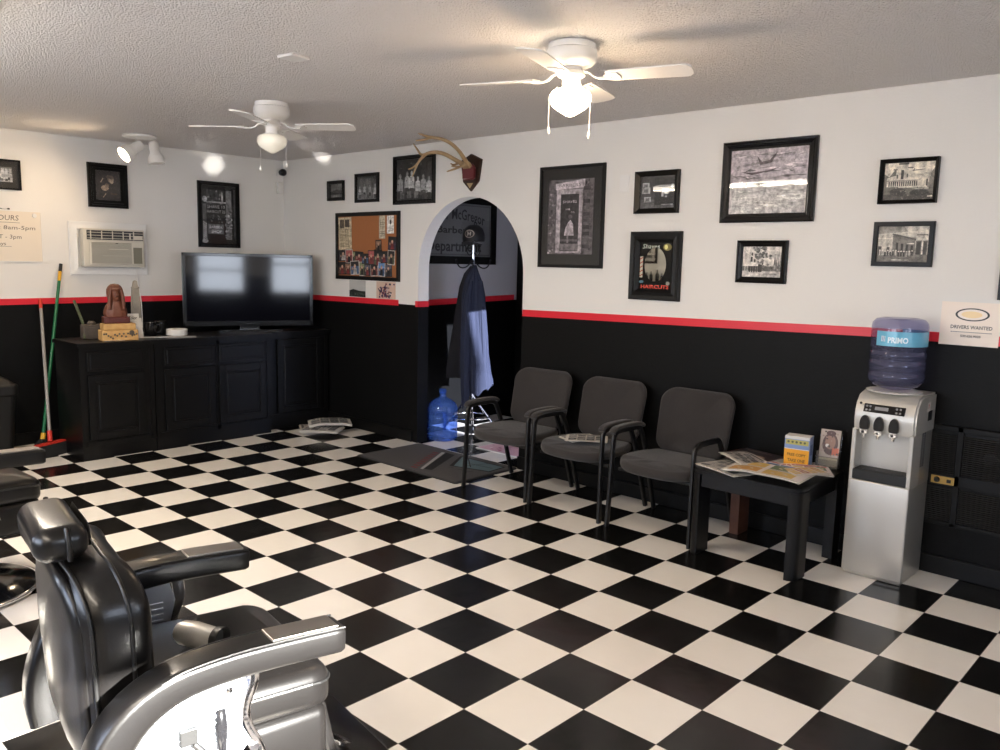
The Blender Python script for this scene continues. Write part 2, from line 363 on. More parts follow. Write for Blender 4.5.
# ------------------------------------------------------------------ painted prints
TXT = {}
def text_tris(s, bold=0.0):
    key = (s, bold)
    if key in TXT: return TXT[key]
    cu = bpy.data.curves.new('t', 'FONT'); cu.body = s; cu.size = 1.0; cu.resolution_u = 2; cu.offset = bold
    ob = bpy.data.objects.new('t', cu)
    me = ob.to_mesh(); me.calc_loop_triangles()
    vs = [v.co.copy() for v in me.vertices]; tr = [[(vs[i].x, vs[i].y) for i in t.vertices] for t in me.loop_triangles]
    ob.to_mesh_clear(); bpy.data.objects.remove(ob); bpy.data.curves.remove(cu)
    if tr:
        xs = [p[0] for t in tr for p in t]; ys = [p[1] for t in tr for p in t]
        bb = (min(xs), max(xs), min(ys), max(ys))
    else: bb = (0, 1, 0, 1)
    TXT[key] = (tr, bb); return TXT[key]
class P:
    def __init__(s, w, h, bg, step=0.00008):
        s.w, s.h, s.f, s.n, s.step = w, h, [], 0, step; s.rect(0, 0, w, h, bg)
    def poly(s, pts, c):
        s.n += 1; s.f.append((list(pts), rgb(*c) if isinstance(c, tuple) else rgb(c), s.n * s.step)); return s
    def rect(s, x0, y0, x1, y1, c): return s.poly([(x0, y0), (x1, y0), (x1, y1), (x0, y1)], c)
    def ell(s, x, y, a, b_, c, n=16): return s.poly([(x + a * math.cos(2 * PI * k / n), y + b_ * math.sin(2 * PI * k / n)) for k in range(n)], c)
    def line(s, x0, y0, x1, y1, t, c):
        d = Vector((x1 - x0, y1 - y0)); m = Vector((-d.y, d.x)).normalized() * t / 2
        return s.poly([(x0 + m.x, y0 + m.y), (x1 + m.x, y1 + m.y), (x1 - m.x, y1 - m.y), (x0 - m.x, y0 - m.y)], c)
    def text(s, t, cx, cy, height, c, width=None, bold=0.0, align='c', skew=0, arc=None):
        tr, bb = text_tris(t, bold); k = height / 0.72; kx = k if width is None else width / (bb[1] - bb[0])
        col = rgb(*c) if isinstance(c, tuple) else rgb(c); s.n += 1
        W = (bb[1] - bb[0]) * kx; ox = cx - (W / 2 if align == 'c' else 0)
        for t3 in tr:
            Q = []
            for x, y in t3:
                px = ox + (x - bb[0]) * kx; py = cy - height / 2 + y * k; px += (y * k) * skew
                if arc: py -= arc * ((px - cx) / (W / 2)) ** 2
                Q.append((px, py))
            s.f.append((Q, col, s.n * s.step))
        return s
    def build(s, name, m='print', parent=None, loc=None, rot=None, back=0.0, mapf=None):
        """faces in local XZ, seen from -Y; origin lower left; back = sheet thickness behind the ink"""
        me = bpy.data.meshes.new(name); V = []; F = []; cols = []
        mp = mapf or (lambda u, v, d: (u, -d, v))
        for pts, c, d in s.f:
            b0 = len(V)
            for u, v in pts: V.append(mp(u, v, d))
            F.append(list(range(b0, b0 + len(pts)))); cols.append((c, len(pts)))
        if back:
            b0 = len(V); V += [mp(0, 0, 0), mp(s.w, 0, 0), mp(s.w, s.h, 0), mp(0, s.h, 0), mp(0, 0, -back), mp(s.w, 0, -back), mp(s.w, s.h, -back), mp(0, s.h, -back)]
            for q in ((4, 7, 6, 5), (0, 4, 5, 1), (1, 5, 6, 2), (2, 6, 7, 3), (3, 7, 4, 0)):
                F.append([b0 + k for k in q]); cols.append((s.f[0][1], 4))
        me.from_pydata(V, [], F); at = me.color_attributes.new('ink', 'FLOAT_COLOR', 'CORNER'); k = 0
        for c, n in cols:
            for _ in range(n): at.data[k].color = c; k += 1
        me.materials.append(MATS[m]); o = bpy.data.objects.new(name, me); C.objects.link(o)
        if parent is not None: o.parent = parent
        if loc is not None: o.location = loc
        if rot is not None: o.rotation_euler = rot
        return o
def speckle(p, rnd, x0, y0, x1, y1, n, lo, hi, smin, smax, tint=(1, 1, 1)):
    for _ in range(n):
        x = rnd.uniform(x0, x1); y = rnd.uniform(y0, y1); a = rnd.uniform(smin, smax); b_ = rnd.uniform(smin, smax); g = rnd.uniform(lo, hi)
        x = min(max(x, x0 + a), x1 - a); y = min(max(y, y0 + b_), y1 - b_)
        p.ell(x, y, a, b_, tuple(min(255, g * t) for t in tint), 8)

# ================================================================== THE ROOM
RX = 4.0; FY = -4.2; HY = 3.95; HX0 = -3.9; HX1 = -1.2
bm = nb(); box(bm, (LX - .15, FY - .15, -.1), (RX + .15, WY + .13, 0)); struct('floor', bm, 'checker_vinyl')
bm = nb(); box(bm, (HX0 - .1, WY + .13, -.1), (HX1 + .1, HY + .1, 0)); struct('floor_hall', bm, 'checker_vinyl')
bm = nb(); box(bm, (LX - .15, FY - .15, H), (RX + .15, WY + .13, H + .1)); struct('ceiling', bm, 'popcorn_ceiling')
bm = nb(); box(bm, (HX0 - .1, WY + .13, H), (HX1 + .1, HY + .1, H + .1)); struct('ceiling_hall', bm, 'popcorn_ceiling')
# wall with the arched doorway
AX, AR, AZ, WT = -2.80, 0.60, 1.50, 0.12
bm = nb()
def bxq(x0, z0, x1, z1): box(bm, (x0, WY, z0), (x1, WY + WT, z1))
box(bm, (LX - .15, WY, 0), (AX - AR, WY + WT, H)); box(bm, (AX + AR, WY, 0), (RX + .15, WY + WT, H))
N = 36
for k in range(N):
    a0 = PI - PI * k / N; a1 = PI - PI * (k + 1) / N
    x0, z0 = AX + AR * math.cos(a0), AZ + AR * math.sin(a0); x1, z1 = AX + AR * math.cos(a1), AZ + AR * math.sin(a1)
    v = [bm.verts.new(c) for c in ((x0, WY, z0), (x1, WY, z1), (x1, WY, H), (x0, WY, H), (x0, WY + WT, z0), (x1, WY + WT, z1), (x1, WY + WT, H), (x0, WY + WT, H))]
    for q in ((0, 1, 2, 3), (5, 4, 7, 6), (0, 4, 5, 1)): bm.faces.new([v[i] for i in q])
recalc(bm); struct('wall_back', bm, 'wall_paint_back')
bm = nb(); box(bm, (LX - .15, FY - .15, 0), (LX, WY, H)); struct('wall_left', bm, 'wall_paint')
# far wall behind the camera; its two windows are added to brighten the ceiling
W3 = (-3.1, -1.9, .80, 1.90); W4 = (-1.1, .9, .80, 1.90)
bm = nb(); x_ = LX
for (a, b_, z0, z1) in (W3, W4):
    box(bm, (x_, FY - .15, 0), (a, FY, H)); box(bm, (a, FY - .15, 0), (b_, FY, z0)); box(bm, (a, FY - .15, z1), (b_, FY, H)); x_ = b_
box(bm, (x_, FY - .15, 0), (RX + .15, FY, H)); struct('wall_front', bm, 'wall_paint')
for i, (a, b_, z0, z1) in enumerate((W3, W4)):
    bm = nb(); y_ = FY - .10
    for q in (((a, y_, z0), (a + .05, y_ + .05, z1)), ((b_ - .05, y_, z0), (b_, y_ + .05, z1)), ((a, y_, z0), (b_, y_ + .05, z0 + .05)), ((a, y_, z1 - .05), (b_, y_ + .05, z1)), (((a + b_) / 2 - .02, y_, z0), ((a + b_) / 2 + .02, y_ + .05, z1))): box(bm, *q)
    wf = struct('window_%d' % (i + 3), bm, 'white_paint')
    bm = nb(); box(bm, (a + .04, y_ + .02, z0 + .04), (b_ - .04, y_ + .026, z1 - .04)); finish(bm, 'pane', 'window_glass', wf)
# wall to the right of the camera, two windows
W1 = (-2.50, -1.50, .85, 1.76); W2 = (-1.0, -.05, .85, 2.05)
bm = nb(); y = FY
for (a, b_, z0, z1) in (W1, W2):
    box(bm, (RX, y, 0), (RX + .15, a, H)); box(bm, (RX, a, 0), (RX + .15, b_, z0)); box(bm, (RX, a, z1), (RX + .15, b_, H)); y = b_
box(bm, (RX, y, 0), (RX + .15, WY, H)); struct('wall_right', bm, 'wall_paint')
for i, (a, b_, z0, z1) in enumerate((W1, W2)):
    bm = nb(); x = RX + .05
    for q in (((x, a, z0), (x + .05, a + .05, z1)), ((x, b_ - .05, z0), (x + .05, b_, z1)), ((x, a, z0), (x + .05, b_, z0 + .05)), ((x, a, z1 - .05), (x + .05, b_, z1)), ((x, a, (z0 + z1) / 2 - .02), (x + .05, b_, (z0 + z1) / 2 + .02))):
        box(bm, *q)
    wf = struct('window_%d' % (i + 1), bm, 'white_paint')
    bm = nb(); box(bm, (x + .02, a + .04, z0 + .04), (x + .026, b_ - .04, z1 - .04)); finish(bm, 'pane', 'window_glass', wf)
# hall behind the arch
bm = nb(); box(bm, (HX0 - .1, WY + WT, 0), (HX0, HY, H)); struct('wall_hall_left', bm, 'hall_paint_shaded')
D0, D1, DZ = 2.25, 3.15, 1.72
bm = nb(); box(bm, (HX1, WY + WT, 0), (HX1 + .1, D0, H)); box(bm, (HX1, D1, 0), (HX1 + .1, HY, H)); box(bm, (HX1, D0, DZ), (HX1 + .1, D1, H)); struct('wall_hall_right', bm, 'hall_paint_shaded')
bm = nb(); box(bm, (HX0 - .1, HY, 0), (HX1 + .1, HY + .1, H)); struct('wall_hall_back', bm, 'hall_paint_shaded')
bm = nb(); box(bm, (HX0 + .02, HY - .045, 0), (HX0 + .86, HY, 2.03), .004); box(bm, (HX0 + .12, HY - .052, 1.1), (HX0 + .76, HY - .044, 1.9), .004); box(bm, (HX0 + .12, HY - .052, .15), (HX0 + .76, HY - .044, .95), .004)
dr = struct('door_1', bm, 'black_trim')
bm = nb(); tube(bm, [(HX0 + .8, HY - .05, 1.0), (HX0 + .8, HY - .09, 1.0)], .012); lathe(bm, [(0, 0), (.03, .005), (.032, .02), (.02, .035), (0, .04)], 16, (HX0 + .8, HY - .09, 1.0), Matrix.Rotation(PI / 2, 3, 'X')); finish(bm, 'door_knob', 'brass', dr, smooth=40)
# doorway to the outside in the hall: jamb trim
bm = nb(); x = HX1 - .012
box(bm, (x, D0 - .06, 0), (HX1 + .1, D0, DZ + .06)); box(bm, (x, D1, 0), (HX1 + .1, D1 + .06, DZ + .06)); box(bm, (x, D0, DZ), (HX1 + .1, D1, DZ + .06)); d2 = struct('door_2', bm, 'black_trim')
bm = nb(); box(bm, (HX1 + .05, D0, 0.002), (HX1 + .056, D1, DZ)); finish(bm, 'sun_dimming_pane', 'sun_dimming_pane', d2)  # added pane, out of view, that dims the sun entering the hall
# outside: ground, and an added unseen roof on posts that blocks the sun
bm = nb(); box(bm, (HX1 + .1, WY + .14, -.12), (14, 14, -.02)); box(bm, (RX + .15, -16, -.12), (14, WY + .13, -.02)); box(bm, (-14, -16, -.12), (RX + .15, FY - .15, -.02)); struct('ground_outside', bm, 'concrete')
bm = nb(); box(bm, (RX + .16, -1.52, 2.30), (9.7, 1.1, 2.40)); struct('ceiling_sun_block', bm, 'outside')
bm = nb(); box(bm, (9.5, .98, -.02), (9.62, 1.1, 2.30)); box(bm, (9.5, -1.52, -.02), (9.62, -1.40, 2.30)); struct('trim_sun_block', bm, 'outside')
# red tape lines (trim)
def tape(name, pts, y, t=.05):
    bm = nb()
    for (x0, z0), (x1, z1) in zip(pts, pts[1:]):
        v = [bm.verts.new(c) for c in ((x0, y - .003, z0 - t / 2), (x1, y - .003, z1 - t / 2), (x1, y - .003, z1 + t / 2), (x0, y - .003, z0 + t / 2), (x0, y - .0003, z0 - t / 2), (x1, y - .0003, z1 - t / 2), (x1, y - .0003, z1 + t / 2), (x0, y - .0003, z0 + t / 2))]
        for q in ((0, 1, 2, 3), (5, 4, 7, 6), (0, 4, 5, 1), (2, 6, 7, 3), (1, 5, 6, 2), (4, 0, 3, 7)): bm.faces.new([v[i] for i in q])
    recalc(bm); struct(name, bm, 'red_tape')
tape('trim_1', [(LX + .004, 1.203), (-3.66, 1.217)], WY)
tape('trim_2', [(AX + AR + .004, 1.213), (-.687, 1.238), (.357, 1.257), (1.0, 1.255), (RX, 1.25)], WY)
bm = nb(); box(bm, (AX - AR - .035, WY - .003, 1.193), (AX - AR + .003, WY - .0004, 1.243)); box(bm, (AX - AR + .0005, WY - .003, 1.193), (AX - AR + .0035, WY + WT, 1.243)); struct('trim_3', bm, 'red_tape')
bm = nb()
v = [bm.verts.new(c) for c in ((LX + .0004, FY, 1.135), (LX + .003, FY, 1.135), (LX + .003, FY, 1.185), (LX + .0004, FY, 1.185), (LX + .0004, WY, 1.178), (LX + .003, WY, 1.178), (LX + .003, WY, 1.228), (LX + .0004, WY, 1.228))]
for q in ((0, 1, 2, 3), (5, 4, 7, 6), (0, 4, 5, 1), (2, 6, 7, 3), (1, 5, 6, 2), (4, 0, 3, 7)): bm.faces.new([v[i] for i in q])
recalc(bm); struct('trim_4', bm, 'red_tape')
bm = nb()
v = [bm.verts.new(c) for c in ((HX0 + .0004, WY + WT, 1.155), (HX0 + .003, WY + WT, 1.155), (HX0 + .003, WY + WT, 1.21), (HX0 + .0004, WY + WT, 1.21), (HX0 + .0004, HY - .06, 1.20), (HX0 + .003, HY - .06, 1.20), (HX0 + .003, HY - .06, 1.255), (HX0 + .0004, HY - .06, 1.255))]
for q in ((0, 1, 2, 3), (5, 4, 7, 6), (0, 4, 5, 1), (2, 6, 7, 3), (1, 5, 6, 2), (4, 0, 3, 7)): bm.faces.new([v[i] for i in q])
recalc(bm); struct('trim_5', bm, 'red_tape')
def skirt(name, a, b_):
    bm = nb(); box(bm, a, b_, .004); struct(name, bm, 'black_trim')
skirt('baseboard_back', (AX + AR, WY - .018, 0), (RX, WY - .0005, .10)); skirt('baseboard_corner', (LX, WY - .018, 0), (AX - AR - .06, WY - .0005, .10)); skirt('baseboard_left', (LX + .0005, FY, 0), (LX + .018, WY - .02, .10))

# ================================================================== WALL PICTURES
def picture(name, label, cat, side, u0, z0, w, h, fw, prn, matw=0.0, matc=30, style='wide', fmat='frame_black', glass=True, tilt=0, group=None, base=None):
    """side 'b' (on the arch wall, u = X) or 'l' (left wall, u = Y), 'h' hall wall"""
    if side == 'b': loc = (u0, WY - .0015, z0); rz = 0
    elif side == 'l': loc = (LX + .0015, u0, z0); rz = PI / 2
    else: loc = (HX0 + .0045, u0, z0); rz = PI / 2
    r = thing(name, label, cat, loc, rz, group)
    if tilt: r.rotation_euler = (0, tilt, rz)
    prof = {'wide': [(0, 0), (0, .020), (.006, .026), (fw * .30, .024), (fw * .42, .019), (fw * .75, .015), (fw * .85, .017), (fw, .012), (fw, 0)],
            'bevel': [(0, 0), (0, .030), (.004, .032), (fw * .9, .016), (fw, .014), (fw, 0)],
            'flat': [(0, 0), (0, .018), (.002, .020), (fw - .002, .020), (fw, .018), (fw, 0)],
            'step': [(0, 0), (0, .022), (.004, .028), (fw * .3, .028), (fw * .34, .022), (fw * .6, .022), (fw * .64, .016), (fw, .016), (fw, 0)]}[style]
    bm = nb(); rings = []
    for cx, cz, sx, sz in ((0, 0, 1, 1), (w, 0, -1, 1), (w, h, -1, -1), (0, h, 1, -1)):
        rings.append([bm.verts.new((cx + sx * a, -d, cz + sz * a)) for a, d in prof])
    n = len(prof)
    for i in range(4):
        for k in range(n): bm.faces.new((rings[i][k], rings[i][(k + 1) % n], rings[(i + 1) % 4][(k + 1) % n], rings[(i + 1) % 4][k]))
    recalc(bm); finish(bm, 'frame', fmat, r)
    if matw:
        mo = P(w - 2 * fw + .004, h - 2 * fw + .004, matc); mo.build('mat_board', 'print', r, (fw - .002, -.004, fw - .002), back=.002)
    i = fw + matw
    prn.build('print', 'print' if cat == 'sign' else 'print_photo', r, (i - .0015, -.006 if matw else -.005, i - .0015), back=.0015)
    if glass:
        bm = nb(); box(bm, (fw - .001, -.0125, fw - .001), (w - fw + .001, -.0110, h - fw + .001)); finish(bm, 'glass', 'pane', r)
    return r
def inner(w, h, fw, mw=0): return w - 2 * (fw + mw) + .003, h - 2 * (fw + mw) + .003

R0 = random.Random(5)
def art_people(w, h, seed, n=5, bg=52, dark=20):
    p = P(w, h, bg); r = random.Random(seed)
    p.rect(0, 0, w, h * .30, bg * 1.3); p.rect(0, h * .72, w, h, dark)
    for k in range(7): p.rect(w * k / 7, h * .5, w * (k + .8) / 7, h * .9, r.uniform(dark, bg * 1.4))
    for k in range(n):
        x = w * (.12 + .76 * k / max(1, n - 1)) + r.uniform(-.03, .03) * w; y = h * r.uniform(.34, .5); s = min(w, h) * r.uniform(.10, .14)
        p.poly([(x - s * .9, y - s * 1.6), (x + s * .9, y - s * 1.6), (x + s * .8, y + s * .6), (x + s * .3, y + s * .9), (x - s * .3, y + s * .9), (x - s * .8, y + s * .6)], r.choice((150, 170, 120, 190)))
        p.ell(x, y + s * 1.35, s * .38, s * .5, r.uniform(130, 175)); p.rect(x - s * .6, y - s * 3, x + s * .6, y - s * 1.5, r.uniform(20, 50))
    for k in range(4): p.rect(w * (.1 + .2 * k), h * .05, w * (.22 + .2 * k), h * .22, r.uniform(60, 120))
    speckle(p, r, 0, 0, w, h, 40, 25, 120, w * .008, w * .025); return p
def art_hall_of_town(w, h, seed, tint=(1.0, .96, .88)):
    def c(g): return tuple(g * t for t in tint)
    p = P(w, h, c(228)); r = random.Random(seed)
    p.rect(0, 0, w, h * .33, c(110)); p.rect(0, 0, w, h * .16, c(75))
    p.poly([(0, h * .33), (0, h * .72), (w * .10, h * .62), (w * .24, h * .86), (w * .3, h * .84), (w * .3, h * .33)], c(112))
    p.poly([(w * .06, h * .36), (w * .06, h * .60), (w * .24, h * .66), (w * .24, h * .92), (w * .30, h * .92), (w * .30, h * .98), (w * .46, h * .98), (w * .46, h * .88), (w * .56, h * .84), (w * .56, h * .70), (w * .92, h * .62), (w * .92, h * .36)], c(214))
    p.rect(w * .28, h * .94, w * .48, h * .985, c(80)); p.rect(w * .46, h * .84, w * .57, h * .87, c(95)); p.rect(w * .18, h * .80, w * .26, h * .83, c(90))
    p.rect(w * .335, h * .56, w * .39, h * .80, c(45)); p.rect(w * .25, h * .58, w * .28, h * .68, c(90)); p.rect(w * .45, h * .60, w * .475, h * .70, c(90))
    p.line(w * .56, h * .775, w * .80, h * .80, h * .018, c(70)); p.line(w * .57, h * .765, w * .60, h * .83, h * .02, c(70))
    for k in range(14): p.rect(w * (.10 + .042 * k), h * .37, w * (.125 + .042 * k), h * .50, c(r.choice((45, 60, 80))))
    p.rect(w * .06, h * .505, w * .72, h * .53, c(150))
    p.rect(w * .84, h * .36, w * .87, h * .54, c(60)); p.poly([(w * .86, h * .33), (w, h * .33), (w, h * .86), (w * .93, h * .72)], c(140))
    p.ell(w * .30, h * .22, w * .17, h * .10, c(55)); p.poly([(w * .30, h * .10), (w * .36, h * .30), (w * .42, h * .10)], c(50)); p.ell(w * .72, h * .19, w * .19, h * .085, c(42)); p.rect(w * .58, h * .28, w * .9, h * .33, c(175))
    p.rect(w * .88, h * .07, w * .98, h * .11, c(230))
    speckle(p, r, 0, 0, w, h * .35, 50, 50, 150, w * .006, w * .02, tint); return p
def art_parade(w, h, seed, tint=(1, .97, .91)):
    def c(g): return tuple(g * t for t in tint)
    p = P(w, h, c(205)); r = random.Random(seed)
    for k in range(8): p.poly([(0, h * (.78 + .03 * k)), (w * r.uniform(.3, .6), h * (.84 + .03 * k)), (w * .5, h), (0, h)], c(150 - 3 * k + r.uniform(-8, 8)))
    p.rect(0, 0, w, h * .22, c(118)); p.rect(0, h * .2, w * .3, h * .66, c(196)); p.rect(0, h * .64, w * .31, h * .68, c(225))
    p.poly([(w * .3, h * .20), (w * .3, h * .76), (w * .74, h * .62), (w * .74, h * .20)], c(122)); p.poly([(w * .28, h * .76), (w * .29, h * .80), (w * .75, h * .65), (w * .75, h * .60)], c(92))
    for k in range(4): p.rect(w * (.37 + .095 * k), h * .26, w * (.415 + .095 * k), h * (.54 - .025 * k), c(42))
    p.rect(w * .75, h * .2, w * .97, h * .62, c(98)); p.poly([(w * .75, h * .60), (w * .75, h * .72), (w * .97, h * .74), (w * .97, h * .60)], c(222)); p.rect(w * .76, h * .74, w * .97, h * .77, c(95))
    p.rect(w * .86, h * .22, w * .89, h * .6, c(225)); p.rect(w * .77, h * .22, w * .84, h * .56, c(45)); p.rect(w * .9, h * .22, w * .95, h * .56, c(60))
    p.rect(w * .02, h * .2, w * .09, h * .44, c(60)); p.rect(w * .19, h * .3, w * .25, h * .42, c(70)); p.rect(w * .58, h * .50, w * .72, h * .53, c(215))
    for k in range(13):
        x = w * (.06 + .053 * k); y = h * (.15 + .04 * r.random()); p.rect(x - w * .015, y, x + w * .015, y + h * .12, c(r.choice((40, 60, 190)))); p.ell(x, y + h * .14, w * .018, h * .02, c(225))
    p.rect(w * .3, h * .05, w * .64, h * .075, c(215)); speckle(p, r, 0, h * .02, w, h * .2, 30, 80, 150, w * .006, w * .018, tint); return p
def art_street(w, h, seed=5, tint=(1, .97, .93)):
    def c(g): return tuple(g * t for t in tint)
    p = P(w, h, c(222)); r = random.Random(seed); p.rect(0, 0, w, h * .2, c(205)); p.rect(0, h * .2, w, h * .36, c(110))
    for k in range(60):
        p.ell(w * min(.72, max(.2, r.gauss(.45, .13))), h * min(.95, max(.35, r.gauss(.72, .14))), w * r.uniform(.02, .05), h * r.uniform(.02, .06), c(r.uniform(60, 165)), 8)
    p.poly([(w * .08, h * .38), (w * .08, h * .82), (w * .40, h * .56), (w * .40, h * .38)], c(214)); p.line(w * .05, h * .86, w * .42, h * .54, h * .02, c(235))
    p.rect(w * .22, h * .5, w * .27, h * .66, c(60)); p.rect(w * .31, h * .48, w * .35, h * .58, c(60)); p.rect(w * .06, h * .36, w * .42, h * .40, c(235))
    for k in range(6): p.rect(w * (.07 + .06 * k), h * .16, w * (.1 + .06 * k), h * .36, c(r.choice((45, 70, 190))))
    for k in range(4): p.poly([(w * (.80 + .05 * k), h * .2), (w * (.84 + .05 * k), h * r.uniform(.6, .9)), (w * (.89 + .03 * k), h * .2)], c(r.uniform(85, 130)))
    p.rect(w * .42, h * .17, w * .52, h * .42, c(60)); p.rect(w * .56, h * .1, w * .9, h * .125, c(120)); speckle(p, r, w * .5, h * .2, w, h * .4, 25, 70, 160, w * .01, w * .03, tint); return p
def art_waves(w, h):
    p = P(w, h, (190, 180, 184)); r = random.Random(11)
    p.rect(0, 0, w, h * .48, (206, 202, 198))
    for k in range(130):
        y = h * r.uniform(.02, .97); x = w * r.uniform(0, .9); L = w * r.uniform(.08, .3); L = min(L, w - x); t = h * r.uniform(.006, .022); dy = h * r.uniform(-.035, .035); up = y > h * .48
        y = min(max(y, h * .06), h * .93); g = r.choice((150, 215, 225, 165) if up else (178, 226, 236, 190))
        if up and abs(y / h - .62) < .06 and r.random() < .6: g = 105
        p.poly([(x, y), (x + L * .5, y + dy + t), (x + L, y + dy * .6), (x + L * .5, y + dy - t)], (g, g * .955, g * .965) if up else (g, g * .99, g * .96))
    p.poly([(w * .35, h * .90), (w * .42, h * .80), (w * .52, h * .82), (w * .62, h * .95), (w * .55, h * .78), (w * .40, h * .75)], (110, 100, 102))
    p.poly([(w * .15, h * .66), (w * .3, h * .60), (w * .6, h * .67), (w * .3, h * .64)], (95, 84, 86)); p.poly([(w * .4, h * .63), (w * .6, h * .69), (w * .68, h * .71), (w * .5, h * .64)], (90, 80, 82)); return p
def art_shop(w, h):
    def c(g): return (g, g * .95, g * .97)
    p = P(w, h, c(112)); r = random.Random(3)
    speckle(p, r, 0, 0, w, h, 200, 45, 165, w * .01, w * .04, (1, .95, .97))
    p.poly([(0, h * .97), (w * .2, h * .84), (w * .2, 0), (0, 0)], c(95)); speckle(p, r, 0, 0, w * .2, h * .9, 70, 40, 170, w * .008, w * .025, (1, .95, .97))
    p.poly([(w * .18, h * .86), (w * .17, h * .94), (w * .84, h * .99), (w * .84, h * .88)], c(196)); p.text('BARBERS', w * .5, h * .915, h * .045, c(110), width=w * .5, arc=-.004)
    p.rect(w * .20, h * .02, w * .80, h * .86, c(172)); p.rect(w * .30, h * .04, w * .72, h * .80, c(52)); p.rect(w * .31, h * .05, w * .71, h * .14, c(118)); p.rect(w * .31, h * .17, w * .71, h * .20, c(90))
    p.text('SHAVES', w * .51, h * .70, h * .035, c(205), width=w * .32); p.text('HAIR', w * .47, h * .60, h * .025, c(225)); p.text('CUTS', w * .58, h * .56, h * .018, c(200))
    p.poly([(w * .40, h * .25), (w * .62, h * .25), (w * .60, h * .40), (w * .54, h * .46), (w * .48, h * .42), (w * .42, h * .34)], c(176)); p.ell(w * .53, h * .50, w * .05, h * .028, c(90)); p.rect(w * .46, h * .15, w * .50, h * .25, c(120))
    for k in range(10): p.rect(w * .82, h * (.08 + .085 * k), w * .97, h * (.13 + .085 * k), c(r.uniform(60, 110)))
    return p
def art_shopwin(w, h):
    p = P(w, h, 16); r = random.Random(8)
    p.rect(w * .16, h * .66, w * .66, h * .92, 60); speckle(p, r, w * .16, h * .68, w * .62, h * .92, 50, 30, 150, w * .012, w * .03)
    p.rect(w * .14, h * .70, w * .74, h * .725, 170); p.ell(w * .10, h * .76, w * .07, h * .05, 190); p.rect(w * .58, h * .73, w * .62, h * .88, 190)
    p.text('SHAVE 10', w * .42, h * .635, h * .055, 200, width=w * .50); p.text('HAIRCUT 25', w * .42, h * .555, h * .05, 180, width=w * .52)
    p.rect(w * .04, h * .04, w * .14, h * .68, 90)
    for k in range(9): p.line(w * .04, h * (.10 + .035 * k), w * .15, h * (.05 + .035 * k), h * .012, 205)
    p.ell(w * .09, h * .05, w * .09, h * .035, 170); p.rect(w * .18, h * .2, w * .6, h * .48, 28); speckle(p, r, w * .16, h * .36, w * .6, h * .5, 24, 20, 110, w * .01, w * .03)
    p.rect(w * .18, h * .17, w * .62, h * .34, 105); p.text('BARBER', w * .40, h * .29, h * .045, 215, width=w * .36); p.text('SHOP', w * .42, h * .215, h * .055, 225, width=w * .30)
    p.rect(w * .70, h * .08, w * .86, h * .92, 120); speckle(p, r, w * .66, h * .05, w * .88, h * .6, 50, 60, 190, w * .01, w * .04); p.rect(w * .92, h * .1, w * .96, h * .95, 75); return p
def art_portrait(w, h):
    p = P(w, h, (48, 42, 40)); r = random.Random(4); speckle(p, r, 0, 0, w, h, 30, 30, 60, w * .02, w * .06, (1, .92, .88))
    p.ell(w * .62, h * .72, w * .13, h * .11, (150, 132, 112)); p.ell(w * .66, h * .64, w * .07, h * .07, (185, 165, 140)); p.ell(w * .60, h * .8, w * .16, h * .06, (96, 82, 70)); p.ell(w * .38, h * .42, w * .15, h * .09, (176, 152, 126)); p.ell(w * .46, h * .5, w * .09, h * .08, (150, 130, 108))
    p.line(w * .22, h * .6, w * .32, h * .75, w * .04, (165, 148, 128)); p.line(w * .3, h * .1, w * .42, h * .24, w * .035, (170, 150, 125)); p.text('Trouble', w * .72, h * .24, h * .05, (120, 88, 50), skew=.2); return p
def art_room(w, h):
    p = P(w, h, 66); r = random.Random(21); p.rect(0, 0, w, h * .28, 92)
    for x, y, s in ((.16, .72, .1), (.17, .56, .12), (.22, .28, .1)): p.rect(w * (x - s), h * (y - s * .8), w * (x + s), h * (y + s * .8), 176); p.rect(w * (x - s * .5), h * (y - s * .5), w * (x + s * .5), h * (y + s * .4), 110)
    p.rect(w * .42, h * .1, w, h * .95, 44)
    for k in range(8): x = w * (.48 + .06 * k); p.ell(x, h * .70, w * .018, h * .025, 200); p.rect(x - w * .02, h * .5, x + w * .02, h * .66, r.choice((70, 90, 50)))
    p.ell(w * .76, h * .52, w * .09, h * .09, 225); p.rect(w * .62, h * .36, w * .68, h * .62, 190); p.rect(w * .72, h * .34, w * .78, h * .38, 205); p.ell(w * .92, h * .68, w * .04, h * .06, 220)
    p.rect(w * .62, h * .1, w * .95, h * .13, 150); p.rect(w * .62, h * .13, w * .98, h * .17, 20); speckle(p, r, 0, 0, w, h, 40, 40, 110, w * .006, w * .02); return p
def art_small(w, h):
    p = P(w, h, 70); p.rect(0, h * .5, w, h, 95); p.poly([(0, h * .4), (w * .5, h * .62), (w, h * .45), (w, 0), (0, 0)], 52); p.rect(0, 0, w, h * .22, 110); return p

# --- right of the arch
w, h = .583, .717; fw, mw = .022, .075
picture('framed_poster', 'tall black framed photo of an old shop doorway, right of the arch', 'picture', 'b', -2.045, 1.562, w, h, fw, art_shop(*inner(w, h, fw, mw)), mw, 18, 'flat', 'frame_flat')
w, h = .33, .272
picture('framed_photograph', 'small dark framed photo of men in a shop, hung above the round barber mirror', 'picture', 'b', -1.209, 1.928, w, h, .034, art_room(*inner(w, h, .034)), style='bevel')
w, h = .583, .477
picture('framed_photograph', 'largest framed black and white photo, glare stripe across rippled grey water', 'picture', 'b', -.582, 1.859, w, h, .052, art_waves(*inner(w, h, .052)), style='wide', fmat='black_gloss')
w, h = .316, .252
picture('framed_photograph', 'small framed old photo of a street with trees, below the big water photo', 'picture', 'b', -.453, 1.501, w, h, .036, art_street(*inner(w, h, .036)), style='wide')
w, h = .288, .232
